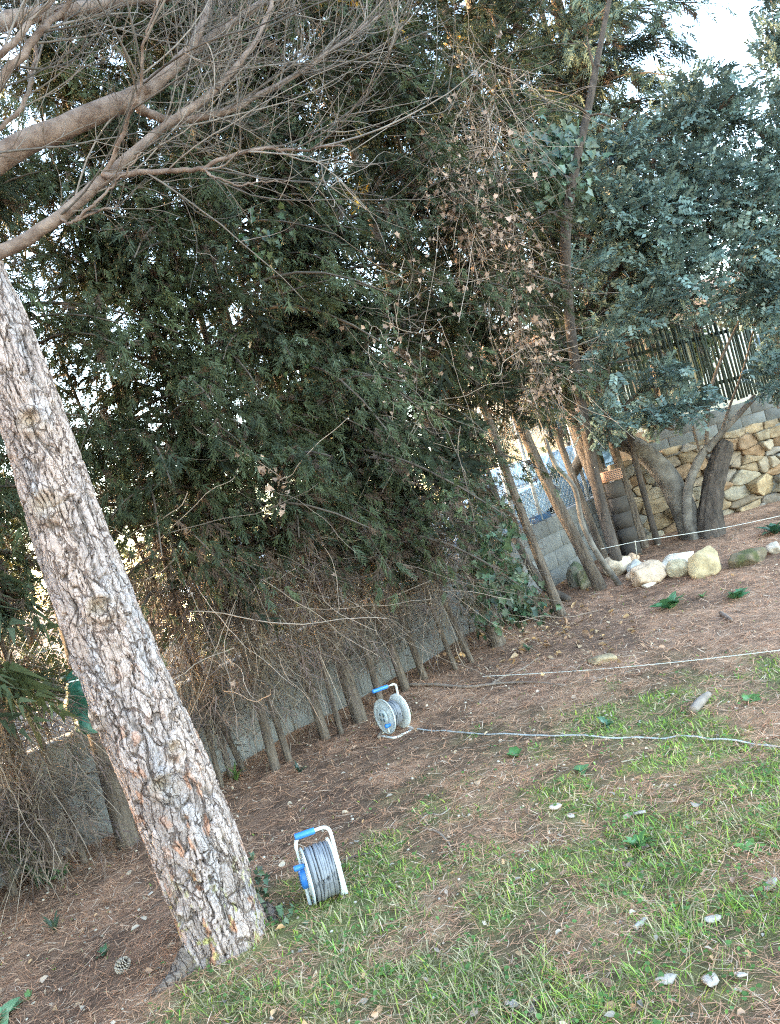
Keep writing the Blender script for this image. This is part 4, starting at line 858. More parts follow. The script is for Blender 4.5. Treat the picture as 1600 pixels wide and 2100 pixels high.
# dark slat fence on the parapet
sfb = a0-sn*.32; sf = empty('slat_fence', sfb+np.array((0, 0, 1.9)), 'tall dark slatted screen fence on the block parapet at the right', 'fence'); so = np.array(sf.location)
rs = np.random.default_rng(6); V0, F0 = box((-.0165, -.008, 0), (.0165, .008, 1.0)); sl_me = mesh('slat', V0, F0); sl_me.materials.append(m_slat)
for k in range(104):
    s_ = 0.12+k*.0505+rs.normal(0, .005); o = bpy.data.objects.new('slat', sl_me); COL.objects.link(o); o.parent = sf; o.location = [float(v) for v in (sd*s_+np.array((0, 0, .075+rs.normal(0, .01))))]; o.rotation_euler = (0, rs.normal(0, .02), math.atan2(sd[1], sd[0])+rs.normal(0, .15)); o.scale = (1, 1, 1.28+rs.normal(0, .02))
for z_ in (.35, 1.05):
    V, F = box((0, .01, z_), (5.4, .045, z_+.05)); V = sd*V[:, :1]-sn*V[:, 1:2]+np.array((0, 0, 1.))*V[:, 2:]; link('rail', mesh('rail', V, F), m_slat, sf)
for s_ in (.1, 1.9, 3.7, 5.4):
    V, F = box((s_-.03, .05, -.3), (s_+.03, .10, 1.4)); V = sd*V[:, :1]-sn*V[:, 1:2]+np.array((0, 0, 1.))*V[:, 2:]; link('post', mesh('post', V, F), m_slat, sf)

# perforated brick and corner pier where the walls meet
hb_p = at(1257, 985, 9.75); cp = np.array((hb_p[0], hb_p[1], float(gz(hb_p[0], hb_p[1]))))
hbk = empty('perforated_brick', hb_p, 'terracotta brick with rows of holes on the wall corner pier', 'brick', None, (0, 0, .1))
V, F = box((-.12, -.05, .0), (.12, .05, .13)); link('brick_body', mesh('brick_body', V, F), m_brick, hbk)
hv, hf = lathe([(-.002, 0.0001), (-.002, .0085), (.004, .0085), (.004, .0001)], 6); hv = hv[:, [1, 0, 2]]; hb = B()
for i in range(9):
    for j in range(5): hb.add(hv+np.array((-.1+.025*i+(.012 if j % 2 else 0), -.051, .02+.023*j)), hf)
hb.link('holes', m_dark, hbk, kind='stuff')
pier = empty('corner_pier', cp, 'tan block pier under the perforated brick at the wall corner', 'pier'); hgt_ = hb_p[2]-cp[2]; nb_ = 5
for k in range(nb_):
    V, F = box((-.10+.004*(k % 2), -.04, hgt_*k/nb_+.003-.02), (.10+.004*(k % 2), .15, hgt_*(k+1)/nb_-.004-.02)); link('block', mesh('block', V, F, np.tile(np.array((.055, .046, .04))*(.8+.07*k), (8, 1))), m_block, pier)

# shrubs and trees beyond
def leafy(name, label, base, h, r, n, tint, seed, sc=(.16, .3), cat='tree', group=None, protos=PIN, tr=.06):
    rs = np.random.default_rng(seed); base = np.array(base, float); e = empty(name, base, label, cat, group); b = B()
    P_ = wiggle(rs, [base-np.array((0, 0, .1)), base+np.array((0, 0, h*.3)), base+np.array((0, 0, h*.8))], 16, .1); V, F = trunk_mesh(P_, interp_r([tr, tr*.7, tr*.3], 16), 8, .1, seed); B().add(V, F).link('trunk', m_trunk_dark, e, base, True)
    m = max(4, int(r*7)); 
    for k in range(m):
        c = base+np.array((0, 0, h*.6))+nrm(rs.normal(0, 1, 3))*np.array((r, r, h*.38))*rs.uniform(.3, 1); b.add(*leaf_cluster(rs, c, np.array((.45, .45, .35))*r*.9, n//m, sc, np.array(tint)*rs.uniform(.75, 1.25), protos))
        Q = curve([P_[8], (P_[10]+c)/2, c], 8); V, F = tubes(Q, np.linspace(tr*.4, tr*.1, 8), 5); B().add(V, F).link('limb', m_trunk_dark, e, base)
    b.link('crown', m_leaf if protos is PIN else m_fol, e, base, kind='stuff')
def street(px, d): a, b = ray(px[0], px[1]); return (a*d, d, float(gz(a*d, d)))
for k, (px, d, h, r, n, t, lab) in enumerate([((330, 1150), 9.0, 1.5, .7, 420, (.10, .13, .04), 'dark green shrub behind the wall left of the bright gap'), ((585, 1260), 9.2, 1.25, .6, 380, (.20, .22, .05), 'yellow green shrub behind the wall in the bright gap'), ((745, 1200), 10.0, 1.5, .6, 320, (.14, .19, .05), 'green shrub behind the wall beside the white car'), ((60, 1400), 7.4, 1.7, .8, 480, (.10, .12, .04), 'shrub behind the wall at the left edge'), ((1010, 1060), 11.6, 1.3, .5, 240, (.16, .2, .06), 'light green shrub beyond the wire fence left of the lettered banner')]):
    leafy('shrub', lab, street(px, d), h, r, n, t, 500+k, sc=(.08, .16), cat='shrub', tr=.03)
TL = ['bushy dark tree across the street far left', 'yellowing tree across the street left of the tall pine trunk', 'olive green tree across the street behind the left hedge', 'autumn yellow tree across the street behind the hedge centre', 'dark round tree across the street behind the hedge centre', 'pale green tree across the street beyond the pale blue car', 'yellow green tree on the terrace behind the slat fence', 'dark tree on the terrace at the right edge']
for k, (x, y, z, h, r, n, t) in enumerate([(-10.5, 11, .4, 4.6, 1.6, 1100, (.07, .09, .035)), (-8, 14.5, .4, 5.2, 1.7, 1100, (.20, .17, .04)), (-4.6, 17.5, .4, 5.0, 1.9, 1200, (.10, .12, .04)), (-.8, 19, .4, 5.4, 1.9, 1200, (.2, .17, .04)), (2.6, 20, .4, 4.2, 1.7, 1000, (.08, .10, .035)), (5.4, 22, .4, 5, 1.8, 900, (.15, .18, .06)), (6.0, 15.5, 1.5, 2.6, .8, 450, (.13, .16, .06)), (9.8, 15.5, 1.5, 4.4, 1.5, 900, (.07, .1, .06))]):
    leafy('street_tree', TL[k], (x, y, z), h, r, n, t, 600+k, sc=(.22, .40), tr=.10, group='trees beyond the street')

hs = empty('pale_house', (8.5, 22, 1.5), 'pale rendered house beyond the terrace, glimpsed through the slat fence', 'house')
V, F = box((-5.5, 0, 0), (6, 6, 3.4)); link('wall', mesh('wall', V, F), m_wall_h, hs)
V = np.array([(-5.8, -.4, 3.4), (6.3, -.4, 3.4), (6.3, 6.4, 3.4), (-5.8, 6.4, 3.4), (-5.8, 3, 4.8), (6.3, 3, 4.8)], float); link('roof', mesh('roof', V, [np.array([(0, 1, 5, 4), (3, 4, 5, 2), (0, 3, 2, 1)]), np.array([(0, 4, 3), (1, 2, 5)])]), m_brick, hs)
for x_ in (-3.6, -.4, 2.8):
    V, F = box((x_, -.03, 1.0), (x_+1.1, .02, 2.3)); w_ = link('window', mesh('window', V, F), m_galv, hs); V, F = box((x_+.07, -.035, 1.07), (x_+1.03, .01, 2.23)); link('pane', mesh('pane', V, F), m_glass, w_)

# ------------------------------------------------------------------ rocks along the bed
ROCKS = [
 ((1278, 1178), (.20, .15, .15), (.50, .42, .33), 'tan rounded rock at the left end of the pale rock border', None, .2), ((1302, 1152), (.10, .08, .07), (.46, .33, .24), 'small reddish rock on top at the left end of the rock border', None, .5),
 ((1310, 1176), (.15, .12, .10), (.38, .39, .40), 'grey slanted rock second in the rock border', None, .8), ((1342, 1196), (.25, .16, .15), (.50, .39, .30), 'large pinkish slab rock in the rock border', None, .4), ((1396, 1160), (.24, .14, .11), (.62, .58, .52), 'white flat rock behind the yellowish rock in the border', None, .3),
 ((1402, 1182), (.17, .13, .13), (.44, .40, .30), 'small yellowish rock below the white flat rock', None, .1), ((1462, 1178), (.24, .20, .19), (.40, .33, .21), 'big yellow boulder, tallest in the rock border', None, .6), ((1542, 1160), (.25, .18, .12), (.15, .125, .09), 'low mossy boulder right of the big yellow boulder', (.075, .075, .03), .2),
 ((1594, 1135), (.11, .09, .085), (.36, .32, .28), 'grey brown rock at the right edge by the mossy boulder', None, .9), ((1188, 1202), (.14, .12, .19), (.17, .165, .15), 'dark grey rock at the foot of the block wall', (.09, .10, .06), .3), ((1212, 1204), (.13, .1, .16), (.27, .25, .19), 'brownish rock touching the dark rock at the block wall', (.14, .14, .07), .7),
 ((1335, 1202), (.11, .06, .03), (.62, .58, .53), 'flat white stone chip in front of the pinkish slab', None, .2), ((1240, 1360), (.15, .09, .04), (.30, .24, .16), 'flat tan stone half sunk in bare soil', None, .1), ((1425, 1168), (.07, .05, .08), (.6, .56, .5), 'small white stone wedged beside the big yellow boulder', None, .3), ((1296, 1190), (.07, .05, .07), (.46, .34, .26), 'small reddish stone below the grey slanted rock', None, .1)]
for k, ((px, py), sz, tn, lab, moss, rot) in enumerate(ROCKS):
    p_ = on_ground(px, py); p_ = p_+np.array((0, sz[1]*.6, sz[2]*.55)); rock('rock', p_, sz, tn, lab, 'rock', None, 40+k, rot, moss)

# ------------------------------------------------------------------ cable reels
def arc_path(pts, rad_, n=6):
    out = [np.array(pts[0], float)]
    for k in range(1, len(pts)-1):
        p, a, b = np.array(pts[k], float), np.array(pts[k-1], float), np.array(pts[k+1], float); u, v = nrm(a-p), nrm(b-p); r_ = min(rad_, np.linalg.norm(a-p)*.49, np.linalg.norm(b-p)*.49)
        for t in np.linspace(0, 1, n): out.append((1-t)**2*(p+u*r_)+2*t*(1-t)*p+t*t*(p+v*r_))
    out.append(np.array(pts[-1], float)); return np.array(out)
def pipe(name, pts, r, m, parent, rad_=.04, sides=12):
    V, F = tubes(arc_path(pts, rad_), np.full(len(arc_path(pts, rad_)), r), sides, cap=True); o = B().add(V, F).link(name, m, parent, (0, 0, 0), True); return o
def flange(x, R_, side, parent, m, dish=.012):
    s = side; pr = [(x, .0), (x, .045), (x+s*.010, .055), (x+s*.010, R_*.62), (x+s*.003, R_*.68), (x, R_*.93), (x+s*.006, R_), (x-s*.004, R_), (x-s*.006, R_*.93), (x-s*.004, .05)]
    V, F = lathe(pr, 56); o = B().add(V, F).link('flange', m, parent, (0, 0, 0), True); return o
def coil(x0, x1, R0, turns, r, m, parent, seed, layers=2):
    rs = np.random.default_rng(seed); b = B()
    for la in range(layers):
        n = turns*30; t = np.linspace(0, turns*2*np.pi, n); xx = np.linspace(x0, x1, n) if la % 2 == 0 else np.linspace(x1, x0, n); xx = np.clip(xx+np.interp(t, np.arange(0, turns*7), rs.normal(0, .004, turns*7)), x0, x1)
        Rr = R0+la*r*1.7+np.interp(t, np.arange(0, turns*7), rs.normal(0, .0022, turns*7)); V, F = tubes(np.stack([xx, Rr*np.cos(t), Rr*np.sin(t)], -1), np.full(n, r), 8); b.add(V, F)
    V, F = lathe([(x0-.01, .02), (x0-.01, R0-r*.4), (x1+.01, R0-r*.4), (x1+.01, .02)], 36); b.add(V, F)
    return b.link('cable', m, parent, (0, 0, 0), True)
def shift(o, z): o.location.z = z; return o
# near reel
g = on_ground(672, 1846); nr = empty('cable_reel', g-np.array((0, 0, .012)), 'nearer cable reel with wound grey cable and two white legs in the grass', 'reel', 'cable reels', (math.radians(-1), math.radians(2), math.radians(17))); nr.scale = (.93, .93, .93)
HC = .168
pipe('frame', [(-.092, -.012, .012), (-.092, .0, .03), (-.092, .02, .18), (-.092, .02, .368), (.1, .02, .372), (.102, .02, .18), (.102, 0, .03), (.102, -.012, .012)], .0095, m_white, nr, .05)
pipe('foot_bar', [(-.092, .09, .012), (-.092, 0, .03)], .009, m_white, nr); pipe('foot_bar', [(.102, .09, .012), (.102, 0, .03)], .009, m_white, nr)
V, F = lathe([(-.088, .001), (-.088, .0155), (-.082, .017), (.015, .017), (.020, .0155), (.020, .001)], 24); B().add(V+np.array((0, .02, .370)), F).link('grip', m_blue, nr, (0, 0, 0), True)
for x, s in ((-.072, -1), (.074, 1)): shift(flange(x, .142 if s < 0 else .146, s, nr, m_greyp if s < 0 else m_white), HC)
shift(coil(-.058, .064, .118, 10, .0068, m_cable, nr, 3, 2), HC)
V, F = lathe([(-.112, .0), (-.112, .045), (-.105, .056), (-.083, .058)], 30); shift(B().add(V, F).link('socket_plate', m_blue, nr, (0, 0, 0), True), HC)
V, F = lathe([(-.135, 0), (-.135, .012), (-.128, .015), (-.10, .013), (-.08, .010)], 18); B().add(V+np.array((0, -.05, HC+.075)), F).link('winding_knob', m_blue, nr, (0, 0, 0), True)
pipe('axle', [(.07, 0, HC), (.11, .005, HC)], .012, m_greyp, nr)
# far reel
g = on_ground(812, 1503); fr = empty('cable_reel', g+np.array((0, 0, -.006)), 'farther cable reel with open grey disc faces standing before the hedge', 'reel', 'cable reels', (math.radians(2), math.radians(3), math.radians(36)))
HC2 = .160; b0 = .012
pipe('frame', [(.02, .02, .372), (.108, .02, .372), (.112, .03, .2), (.115, .05, b0+.02), (.105, -.11, b0), (-.10, -.12, b0), (-.11, .09, b0), (.09, .13, b0), (.118, .06, b0+.02)], .0085, m_white, fr, .035)
V, F = lathe([(-.12, .001), (-.12, .0135), (-.115, .015), (.020, .015), (.025, .0135), (.025, .001)], 24); B().add(V+np.array((0, .02, .372)), F).link('grip', m_blue, fr, (0, 0, 0), True)
lf_ = shift(flange(-.072, .138, -1, fr, m_greyp), HC2); rf_ = shift(flange(.074, .138, 1, fr, m_white), HC2)
shift(coil(-.055, .03, .082, 9, .0066, m_cable, fr, 5, 2), HC2)
V, F = lathe([(-.094, 0), (-.094, .048), (-.088, .056), (-.078, .058)], 32); sp_ = shift(B().add(V, F).link('socket_plate', m_greyp, fr, (0, 0, 0), True), HC2)
for (yy, zz) in ((-.021, .021), (.021, .021), (-.021, -.021), (.021, -.021)):
    V, F = lathe([(-.0965, .0001), (-.0965, .0145), (-.09, .0145)], 16); B().add(V+np.array((0, yy, zz)), F).link('socket', m_dark if False else m_glass, sp_, (0, 0, 0), True)
V, F = lathe([(-.128, 0), (-.128, .012), (-.122, .0165), (-.098, .014), (-.08, .012)], 18); B().add(V+np.array((0, -.068, HC2-.055)), F).link('winding_knob', m_blue, fr, (0, 0, 0), True)
V, F = box((-.0835, -.045, HC2-.125), (-.078, -.005, HC2-.085)); link('rating_label', mesh('rating_label', V, F), m_white, fr)

def ground_line(pts, r, n, zo=0, sides=6, jit=.0):
    P_ = curve([on_ground(*p)+np.array((0, 0, zo)) for p in pts], n); rs = np.random.default_rng(len(pts)+n); P_[:, 2] = gz(P_[:, 0], P_[:, 1])+zo+np.interp(np.linspace(0, 1, n), np.linspace(0, 1, n//4), rs.normal(0, jit, n//4)); return tubes(P_, interp_r(r, n), sides, True)
def flat_thing(name, label, cat, V, F, m, tint=None, group=None):
    loc = V.mean(0); o = link(name, mesh(name, V-loc, F, None if tint is None else np.tile(tint, (len(V), 1)), True), m, None, loc); return tag(o, label, cat, group)
V, F = ground_line([(838, 1497), (880, 1500), (940, 1506), (1010, 1508), (1090, 1512), (1170, 1513), (1250, 1518), (1330, 1516), (1400, 1513), (1450, 1520), (1520, 1526), (1600, 1536), (1700, 1545)], [.0052]*2, 120, .012, 8, .004)
flat_thing('extension_cable', 'pale grey cable running from the far reel across the grass to the right', 'cable', V, F, m_cable_l)
s0 = on_ground(992, 1394)+np.array((0, 0, .03)); s1 = on_ground(1700, 1365)+np.array((0, 0, .12)); s1 = at(1700, 1321, s1[1])
t = np.linspace(0, 1, 30)[:, None]; V, F = tubes(s0*(1-t)+s1*t-np.array((0, 0, .03))*np.sin(t*np.pi), np.full(30, .0034), 5); flat_thing('guide_string', 'taut pale string low over the bare soil in the middle distance', 'string', V, F, m_string)
p1 = at(1232, 1126, 9.0); p2 = at(1303, 1111, 8.9); p3 = at(1680, 1040, 8.6); V, F = tubes(np.vstack([curve([p1, p2], 10), curve([p2, (p2+p3)/2-np.array((0, 0, .03)), p3], 30)[1:]]), np.full(39, .0036), 5); flat_thing('guide_string', 'pale string stretched from a peg past the carob trunk', 'string', V, F, m_string)
g = on_ground(1306, 1150); V, F = tubes(np.stack([g-np.array((0, 0, .05)), p2+np.array((0, 0, .01))]), np.array([.006, .005]), 6, True); flat_thing('string_peg', 'thin pale peg holding the string behind the rock border', 'peg', V, F, m_string)
for lab, pts, r, tn in [('long grey fallen branch lying right of the far reel', [(835, 1408), (900, 1408), (960, 1411), (1030, 1404), (1090, 1402), (1160, 1410)], [.016, .014, .012, .01, .008, .005], (.24, .185, .15)), ('forked fallen twig above the long fallen branch', [(1010, 1402), (1045, 1385), (1075, 1372), (1105, 1352)], [.011, .009, .007, .005], (.22, .165, .13)),
                        ('short grey log on soil at the edge of the grass', [(1424, 1466), (1440, 1446), (1456, 1432)], [.028, .032, .022], (.24, .19, .16)), ('small brown log below the leafy weeds', [(1480, 1262), (1492, 1270), (1502, 1277)], [.02, .022, .016], (.2, .14, .11)), ('crooked pale twig on the needles right of the near reel', [(858, 1690), (880, 1672), (905, 1672), (925, 1660)], [.006, .005, .004, .003], (.34, .27, .22)),
                        ('curved pale root loop on the needle litter', [(868, 1700), (900, 1710), (920, 1730), (928, 1752)], [.005, .006, .005, .003], (.3, .23, .18)), ('stub branch leaning at the foot of the far reel', [(778, 1518), (786, 1500), (792, 1490)], [.016, .012, .010], (.26, .2, .16)), ('dark twig on the ground right of the near reel', [(700, 1768), (730, 1758), (760, 1752)], [.006, .005, .003], (.16, .12, .1)),
                        ('thin pale stick lying in the right hand grass', [(1275, 1566), (1300, 1560), (1328, 1553)], [.005, .004, .003], (.4, .32, .24)), ('weathered stick among grass at the lower right', [(1305, 1910), (1315, 1898), (1328, 1888)], [.010, .009, .007], (.4, .35, .3)), ('pair of dark sticks at the bottom of the grass', [(1088, 2090), (1094, 2065), (1098, 2045)], [.006, .006, .005], (.16, .12, .10)), ('thin straight twig on litter right of the forked fallen twig', [(1215, 1400), (1260, 1385), (1320, 1372)], [.005, .004, .003], (.3, .23, .18))]:
    V, F = ground_line(pts, r, 24, max(r)*.8, 8, .003); flat_thing('fallen_branch', lab, 'branch', V, F, m_twig, tn, 'fallen sticks on the ground')

# pine cone
g = on_ground(255, 1992); pc = empty('pine_cone', g+np.array((0, 0, .03)), 'open grey pine cone on the needle litter left of the pine', 'pine cone', None, (.5, .9, .4)); pc.scale = (.82, .82, .82)
V, F = rock_v(np.random.default_rng(2), (.022, .022, .032), 2); B().add(V, F, np.array((.09, .065, .05))).link('core', m_cone, pc)
lv, lf = box((0, -.009, -.002), (.020, .009, .002)); lv[:, 1] *= np.where(lv[:, 0] > .01, 1.0, .5); sb = B()
for i in range(64):
    t = (i+.5)/64; z_ = -.034+.068*t; r_ = .020*math.sin(math.pi*(.12+.8*t)); a_ = i*2.39996; el_ = (t-.35)*1.2
    M3 = np.array(Matrix.Rotation(a_, 3, 'Z') @ Matrix.Rotation(-el_, 3, 'Y')); Vw = lv@M3.T+np.array((r_*math.cos(a_), r_*math.sin(a_), z_)); T = np.where(lv[:, :1] > .01, np.array((.40, .33, .26)), np.array((.10, .07, .055))); sb.add(Vw, lf, T)
sb.link('scales', m_cone, pc, kind='stuff')

# leafy weeds with a leaf each
rs = np.random.default_rng(8)
def weed_leaf(L, wd_, lob, tint, rs):
    n = 9; t = np.linspace(0, 1, n); w_ = wd_*np.sin(np.pi*np.clip(t, 0, 1)**.8)**.8*(1+lob*np.sin(t*22+rs.uniform(0, 6))); z_ = .35*L*t-.55*L*t*t
    V = np.concatenate([np.stack([t*L, w_, z_+.10*w_], -1), np.stack([t*L, 0*t, z_-.0], -1), np.stack([t*L, -w_, z_+.10*w_], -1)]); F = [(k, k+1, n+k+1, n+k) for k in range(n-1)]+[(n+k, n+k+1, 2*n+k+1, 2*n+k) for k in range(n-1)]
    return mesh('leaf', V, np.array(F), np.tile(np.asarray(tint), (len(V), 1)), True)
def weed(label, px, size, nl, tint, lob=.35, el=(.35, 1.1), wr=.22, name='weed'):
    g = on_ground(*px); e = empty(name, g, label, 'weed'); pool = [weed_leaf(size, size*wr, lob, np.asarray(tint)*rs.uniform(.8, 1.25), rs) for _ in range(3)]
    for me in pool: me.materials.append(m_leaf)
    for k in range(nl):
        o = bpy.data.objects.new('leaf', pool[k % 3]); COL.objects.link(o); o.parent = e; o.rotation_euler = (rs.normal(0, .2), -rs.uniform(*el), k*2.4+rs.normal(0, .3)); sc_ = rs.uniform(.65, 1.1); o.scale = (sc_,)*3
    return e
weed('broad bright green leafy weed on bare soil below the rock border', (1378, 1248), .24, 13, (.085, .20, .085)); weed('bright green leafy weed nearer the right edge below the mossy boulder', (1512, 1228), .17, 11, (.075, .18, .08)); weed('tiny green weed between the two bright leafy weeds', (1441, 1226), .08, 7, (.1, .2, .06)); weed('dark green leafy plant at the right edge by the string', (1590, 1095), .22, 14, (.035, .09, .05), .1)
weed('pale green fleshy weed at the bottom left corner', (2, 2092), .13, 9, (.14, .26, .13), .05, (.2, .8), .34); weed('small round leaved weed on needles below the pale cable', (1060, 1552), .085, 9, (.09, .2, .06), .05, (.3, .9), .4); weed('spiky green weed at the bottom near the middle', (795, 1998), .075, 9, (.12, .22, .05), .05, (.2, .7), .16); weed('small dark green weed in the lower left litter', (215, 1960), .06, 8, (.07, .13, .06), .2, (.5, 1.2)); weed('tiny green weed at the left beneath the pine cone', (60, 2052), .05, 8, (.11, .19, .06), .1)
weed('low green weed beside the cable in the right hand grass', (1540, 1440), .08, 8, (.12, .24, .07), .05, (.3, .9), .4); weed('dark green weed left of the clover patch', (1245, 1492), .09, 9, (.06, .13, .07), .3); weed('small green weed on needles below the small round leaved weed', (1195, 1583), .07, 7, (.09, .17, .07), .1, (.3, .8), .35); weed('bright weed in the right hand grass tuft', (1310, 1738), .09, 9, (.10, .22, .07), .2); weed('three leaved green weed at the right grass edge', (1540, 1745), .085, 6, (.15, .28, .07), .05, (.2, .7), .2)
weed('feathery green sprig at the foot of the grey pole tree', (487, 1602), .16, 16, (.075, .125, .035), .3, (.6, 1.4), .06); weed('small dark weed on the needles below the block wall', (615, 1585), .10, 12, (.045, .07, .045), .3, (.4, 1.3), .07); weed('fine dark weed left of the far needle litter', (115, 1912), .12, 12, (.06, .085, .05), .3, (.6, 1.4), .06); weed('green sprig among trunks at the far left', (130, 1800), .10, 10, (.07, .15, .05), .2); weed('small sprig beside the fallen branch', (1085, 1335), .10, 10, (.06, .10, .05), .3, (.5, 1.3), .08)

# ------------------------------------------------------------------ litter, needles, grass
rs = np.random.default_rng(19)
def scatter(n, ymin=1.45, ymax=10.4, xl=-.86, xr=.80):
    y = ymin*(ymax/ymin)**rs.random(n); x = y*rs.uniform(xl, xr, n)
    k = (y < WC0+WC1*x-.02) & (y < SC0+SC1*x-.0); x, y = x[k], y[k]; k = np.hypot((x-pbase[0]), (y-pbase[1])) > .2; return x[k], y[k]
x, y = scatter(112000); gd = grass_d(x, y); keep = rs.random(len(x)) < np.clip(1.05-.55*gd, .25, 1)*(.55+.75*smooth(.35, .6, fb2(x*2.3, y*2.3, 3))); x, y, gd = x[keep], y[keep], gd[keep]; n = len(x)
sfac = np.clip(y/3.2, .8, 1.9); L = rs.uniform(.035, .085, n)*np.sqrt(sfac); az = rs.normal(.35, 1.1, n); d = np.stack([np.cos(az), np.sin(az)], -1); bd = rs.normal(0, .09, n)
c0 = np.stack([x, y], -1); perp = np.stack([-d[:, 1], d[:, 0]], -1); w_ = (.0014*sfac*rs.uniform(.7, 1.4, n))[:, None]; Vn = []
lift = rs.uniform(.002, .028, n); tl = rs.normal(0, .10, n)
for t_ in (-.5, 0, .5):
    q = c0+d*(L*t_)[:, None]+perp*((bd*L)*(.25-t_*t_)*2)[:, None]
    for sg_ in (-1, 1):
        pq = q+perp*w_*sg_*(1 if t_ == 0 else .6); Vn.append(np.column_stack([pq, gz(pq[:, 0], pq[:, 1])+lift+tl*L*t_+.004*sg_*0]))
Vn = np.stack(Vn, 1); F = np.array([(0, 1, 3, 2), (2, 3, 5, 4)]); Fa = (F[None]+(np.arange(n)*6)[:, None, None]).reshape(-1, 4)
pal = np.array([(.45, .225, .125), (.56, .325, .20), (.20, .105, .068), (.60, .43, .31), (.45, .22, .125)]); T = pal[rs.choice(5, n, p=[.34, .26, .18, .09, .13])]*rs.uniform(.7, 1.25, (n, 1))
nd = link('pine_needles', mesh('pine_needles', Vn.reshape(-1, 3), Fa, np.repeat(T, 6, 0)), m_needle); tag(nd, kind='stuff')

x, y = scatter(210000, 1.4, 9.5); gd = grass_d(x, y); keep = rs.random(len(x)) < np.clip(gd*gd*.52, 0, .62)+.022; x, y, gd = x[keep], y[keep], gd[keep]; n = len(x)
sfac = np.clip(y/3.0, .8, 1.8); L = rs.uniform(.015, .058, n)*(.6+.55*np.clip(gd, 0, 1.2))*(1+.8*smooth(3.9, 2.6, y)*rs.random(n)); az = rs.uniform(0, 6.28, n); el = rs.normal(.9, .38, n); d = np.stack([np.cos(az), np.sin(az), 0*az], -1); wv = np.stack([-np.sin(az), np.cos(az), 0*az], -1)
g0 = np.stack([x, y, gz(x, y)-.004], -1); w_ = (.0017*sfac*rs.uniform(.7, 1.5, n))[:, None]; cv = rs.uniform(.2, 1.0, n)
def bl(t): return g0+d*(L*(np.cos(el)*t+cv*.5*t*t))[:, None]+np.array((0, 0, 1.))*(L*(np.sin(el)*t-cv*.35*t*t))[:, None]
p0, p1_, p2_, p3_ = bl(0), bl(.4), bl(.75), bl(1.0); Vg = np.stack([p0-wv*w_, p0+wv*w_, p1_-wv*w_*1.1, p1_+wv*w_*1.1, p2_-wv*w_*.7, p2_+wv*w_*.7, p3_], 1)
Fq = (np.array([(0, 1, 3, 2), (2, 3, 5, 4)])[None]+(np.arange(n)*7)[:, None, None]).reshape(-1, 4); Ft = (np.array([(4, 5, 6)])[None]+(np.arange(n)*7)[:, None, None]).reshape(-1, 3)
dry = rs.random(n) < np.where(x < .1, .66, .40)*np.where(y < 3.6, 1.1, .7); T = np.array((.28, .385, .07))*rs.uniform(.6, 1.45, (n, 1))*np.column_stack([rs.uniform(.75, 1.25, n), np.ones(n), rs.uniform(.7, 1.3, n)]); T[dry] = np.array((.46, .39, .22))*rs.uniform(.6, 1.25, (dry.sum(), 1))
gs = link('grass', mesh('grass', Vg.reshape(-1, 3), [Fq, Ft], np.repeat(T, 7, 0)), m_grass); tag(gs, kind='stuff')

# clover and small round leaves in the grass
x, y = scatter(9000, 1.5, 6); k = rs.random(len(x)) < grass_d(x, y)*.42; x, y = x[k], y[k]; n = len(x)*3; x, y = np.repeat(x, 3)+rs.normal(0, .012, n), np.repeat(y, 3)+rs.normal(0, .012, n)
lv, lf = leaf_shape(1, .85, .05); V, F, T = place((lv[None], lf), np.column_stack([x, y, gz(x, y)+rs.uniform(.008, .05, n)]), rs.normal(0, 1, (n, 3))*np.array((1, 1, .2)), np.array((0, 0, 1.))+rs.normal(0, .25, (n, 3)), rs.uniform(.010, .024, n), np.array((.105, .20, .055))*rs.uniform(.7, 1.3, (n, 1)), rs)
cl_ = link('clover', mesh('clover', V, F, T), m_grass); tag(cl_, kind='stuff')

# dead leaves and pebbles
dl_ = []
for _ in range(6):
    l0, lf0 = leaf_shape(1, rs.uniform(.45, .75), rs.uniform(.08, .28)); dl_.append(l0+rs.normal(0, .05, l0.shape))
DRYL = (np.array(dl_), lf0)
def leaf_litter(n, xy, sc, pal_, name):
    x, y = xy; n = len(x); V, F, T = place(DRYL, np.column_stack([x, y, gz(x, y)+rs.uniform(.006, .03, n)]), rs.normal(0, 1, (n, 3))*np.array((1, 1, .25)), np.array((0, 0, 1.))+rs.normal(0, .75, (n, 3)), rs.uniform(*sc, n), np.array(pal_)[rs.integers(0, len(pal_), n)]*rs.uniform(.65, 1.2, (n, 1)), rs)
    o = link(name, mesh(name, V, F, T), m_dead); tag(o, kind='stuff')
x, y = scatter(1300); leaf_litter(0, (x, y), (.018, .05), [(.42, .31, .24), (.50, .40, .31), (.34, .21, .14), (.46, .28, .15), (.40, .33, .27)], 'dead_leaf_litter')
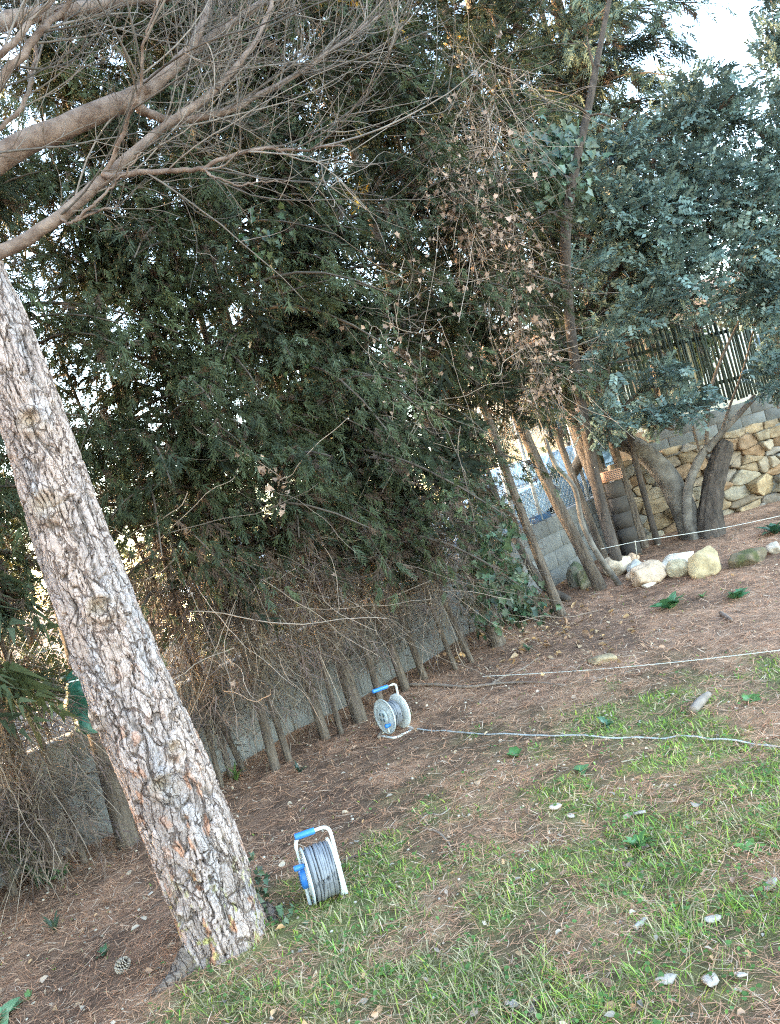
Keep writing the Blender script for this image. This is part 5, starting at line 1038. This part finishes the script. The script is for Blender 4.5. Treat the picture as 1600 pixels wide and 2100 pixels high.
q = np.array([on_ground(*p) for p in np.column_stack([rs.normal(1090, 110, 330), rs.normal(1290, 42, 330)+(rs.normal(0, 1, 330))*10])]); k = q[:, 1] < WC0+WC1*q[:, 0]-.05; leaf_litter(0, (q[k, 0], q[k, 1]), (.03, .085), [(.40, .27, .17), (.46, .33, .22), (.34, .20, .12), (.50, .30, .14)], 'fallen_leaves')
x, y = scatter(1700); n = len(x); pv = []
for _ in range(5): v, f_ = rock_v(rs, (1, .8, .55), 1, 8); pv.append(v)
V, F, T = place((np.array(pv), f_), np.column_stack([x, y, gz(x, y)+.004]), rs.normal(0, 1, (n, 3))*np.array((1, 1, .1)), np.tile((0, 0, 1.), (n, 1))+rs.normal(0, .1, (n, 3)), rs.uniform(.003, .011, n)*np.clip(y/3.2, .8, 1.6), np.array([(.52, .44, .35), (.42, .33, .25), (.58, .50, .41)])[rs.integers(0, 3, n)]*rs.uniform(.7, 1.1, (n, 1)), rs)
pb_ = link('pebbles', mesh('pebbles', V, F, T), m_rock); tag(pb_, kind='stuff')
# bark and paper-pale flakes one can tell apart
for k, (px, sz, lab) in enumerate([((1370, 2015), .045, 'pale crumpled flake left of three at the lower right'), ((1460, 2018), .05, 'long pale flake in the middle of three at the lower right'), ((1515, 2008), .03, 'small white flake right of three at the lower right'), ((1582, 1820), .045, 'white crumbly lump at the right edge of the grass'), ((1172, 1678), .03, 'pink white flake in the middle right litter'), ((1140, 1660), .05, 'grey long bark chip on the middle litter'), ((1094, 1790), .025, 'pale oval chip in the middle of the grass'), ((1315, 1672), .04, 'white curled flake right of the grey bark chip'), ((310, 1838), .028, 'pale oval stone beside the pine trunk on needles'), ((1050, 2066), .035, 'white flake at the bottom middle'), ((1465, 1890), .04, 'pale wedge of bark in the right grass')]):
    g = on_ground(*px); V, F = rock_v(np.random.default_rng(900+k), (sz, sz*.55, sz*.22), 2, 9, .09); o = link('bark_flake', mesh('bark_flake', V, F, np.tile(np.array((.54, .45, .385))*(.75+.3*(k % 3)/2), (len(V), 1))), m_rock, None, g+np.array((0, 0, .015))); o.rotation_euler = (.2, .1, k*1.3); tag(o, lab, 'flake', 'pale flakes on the ground')
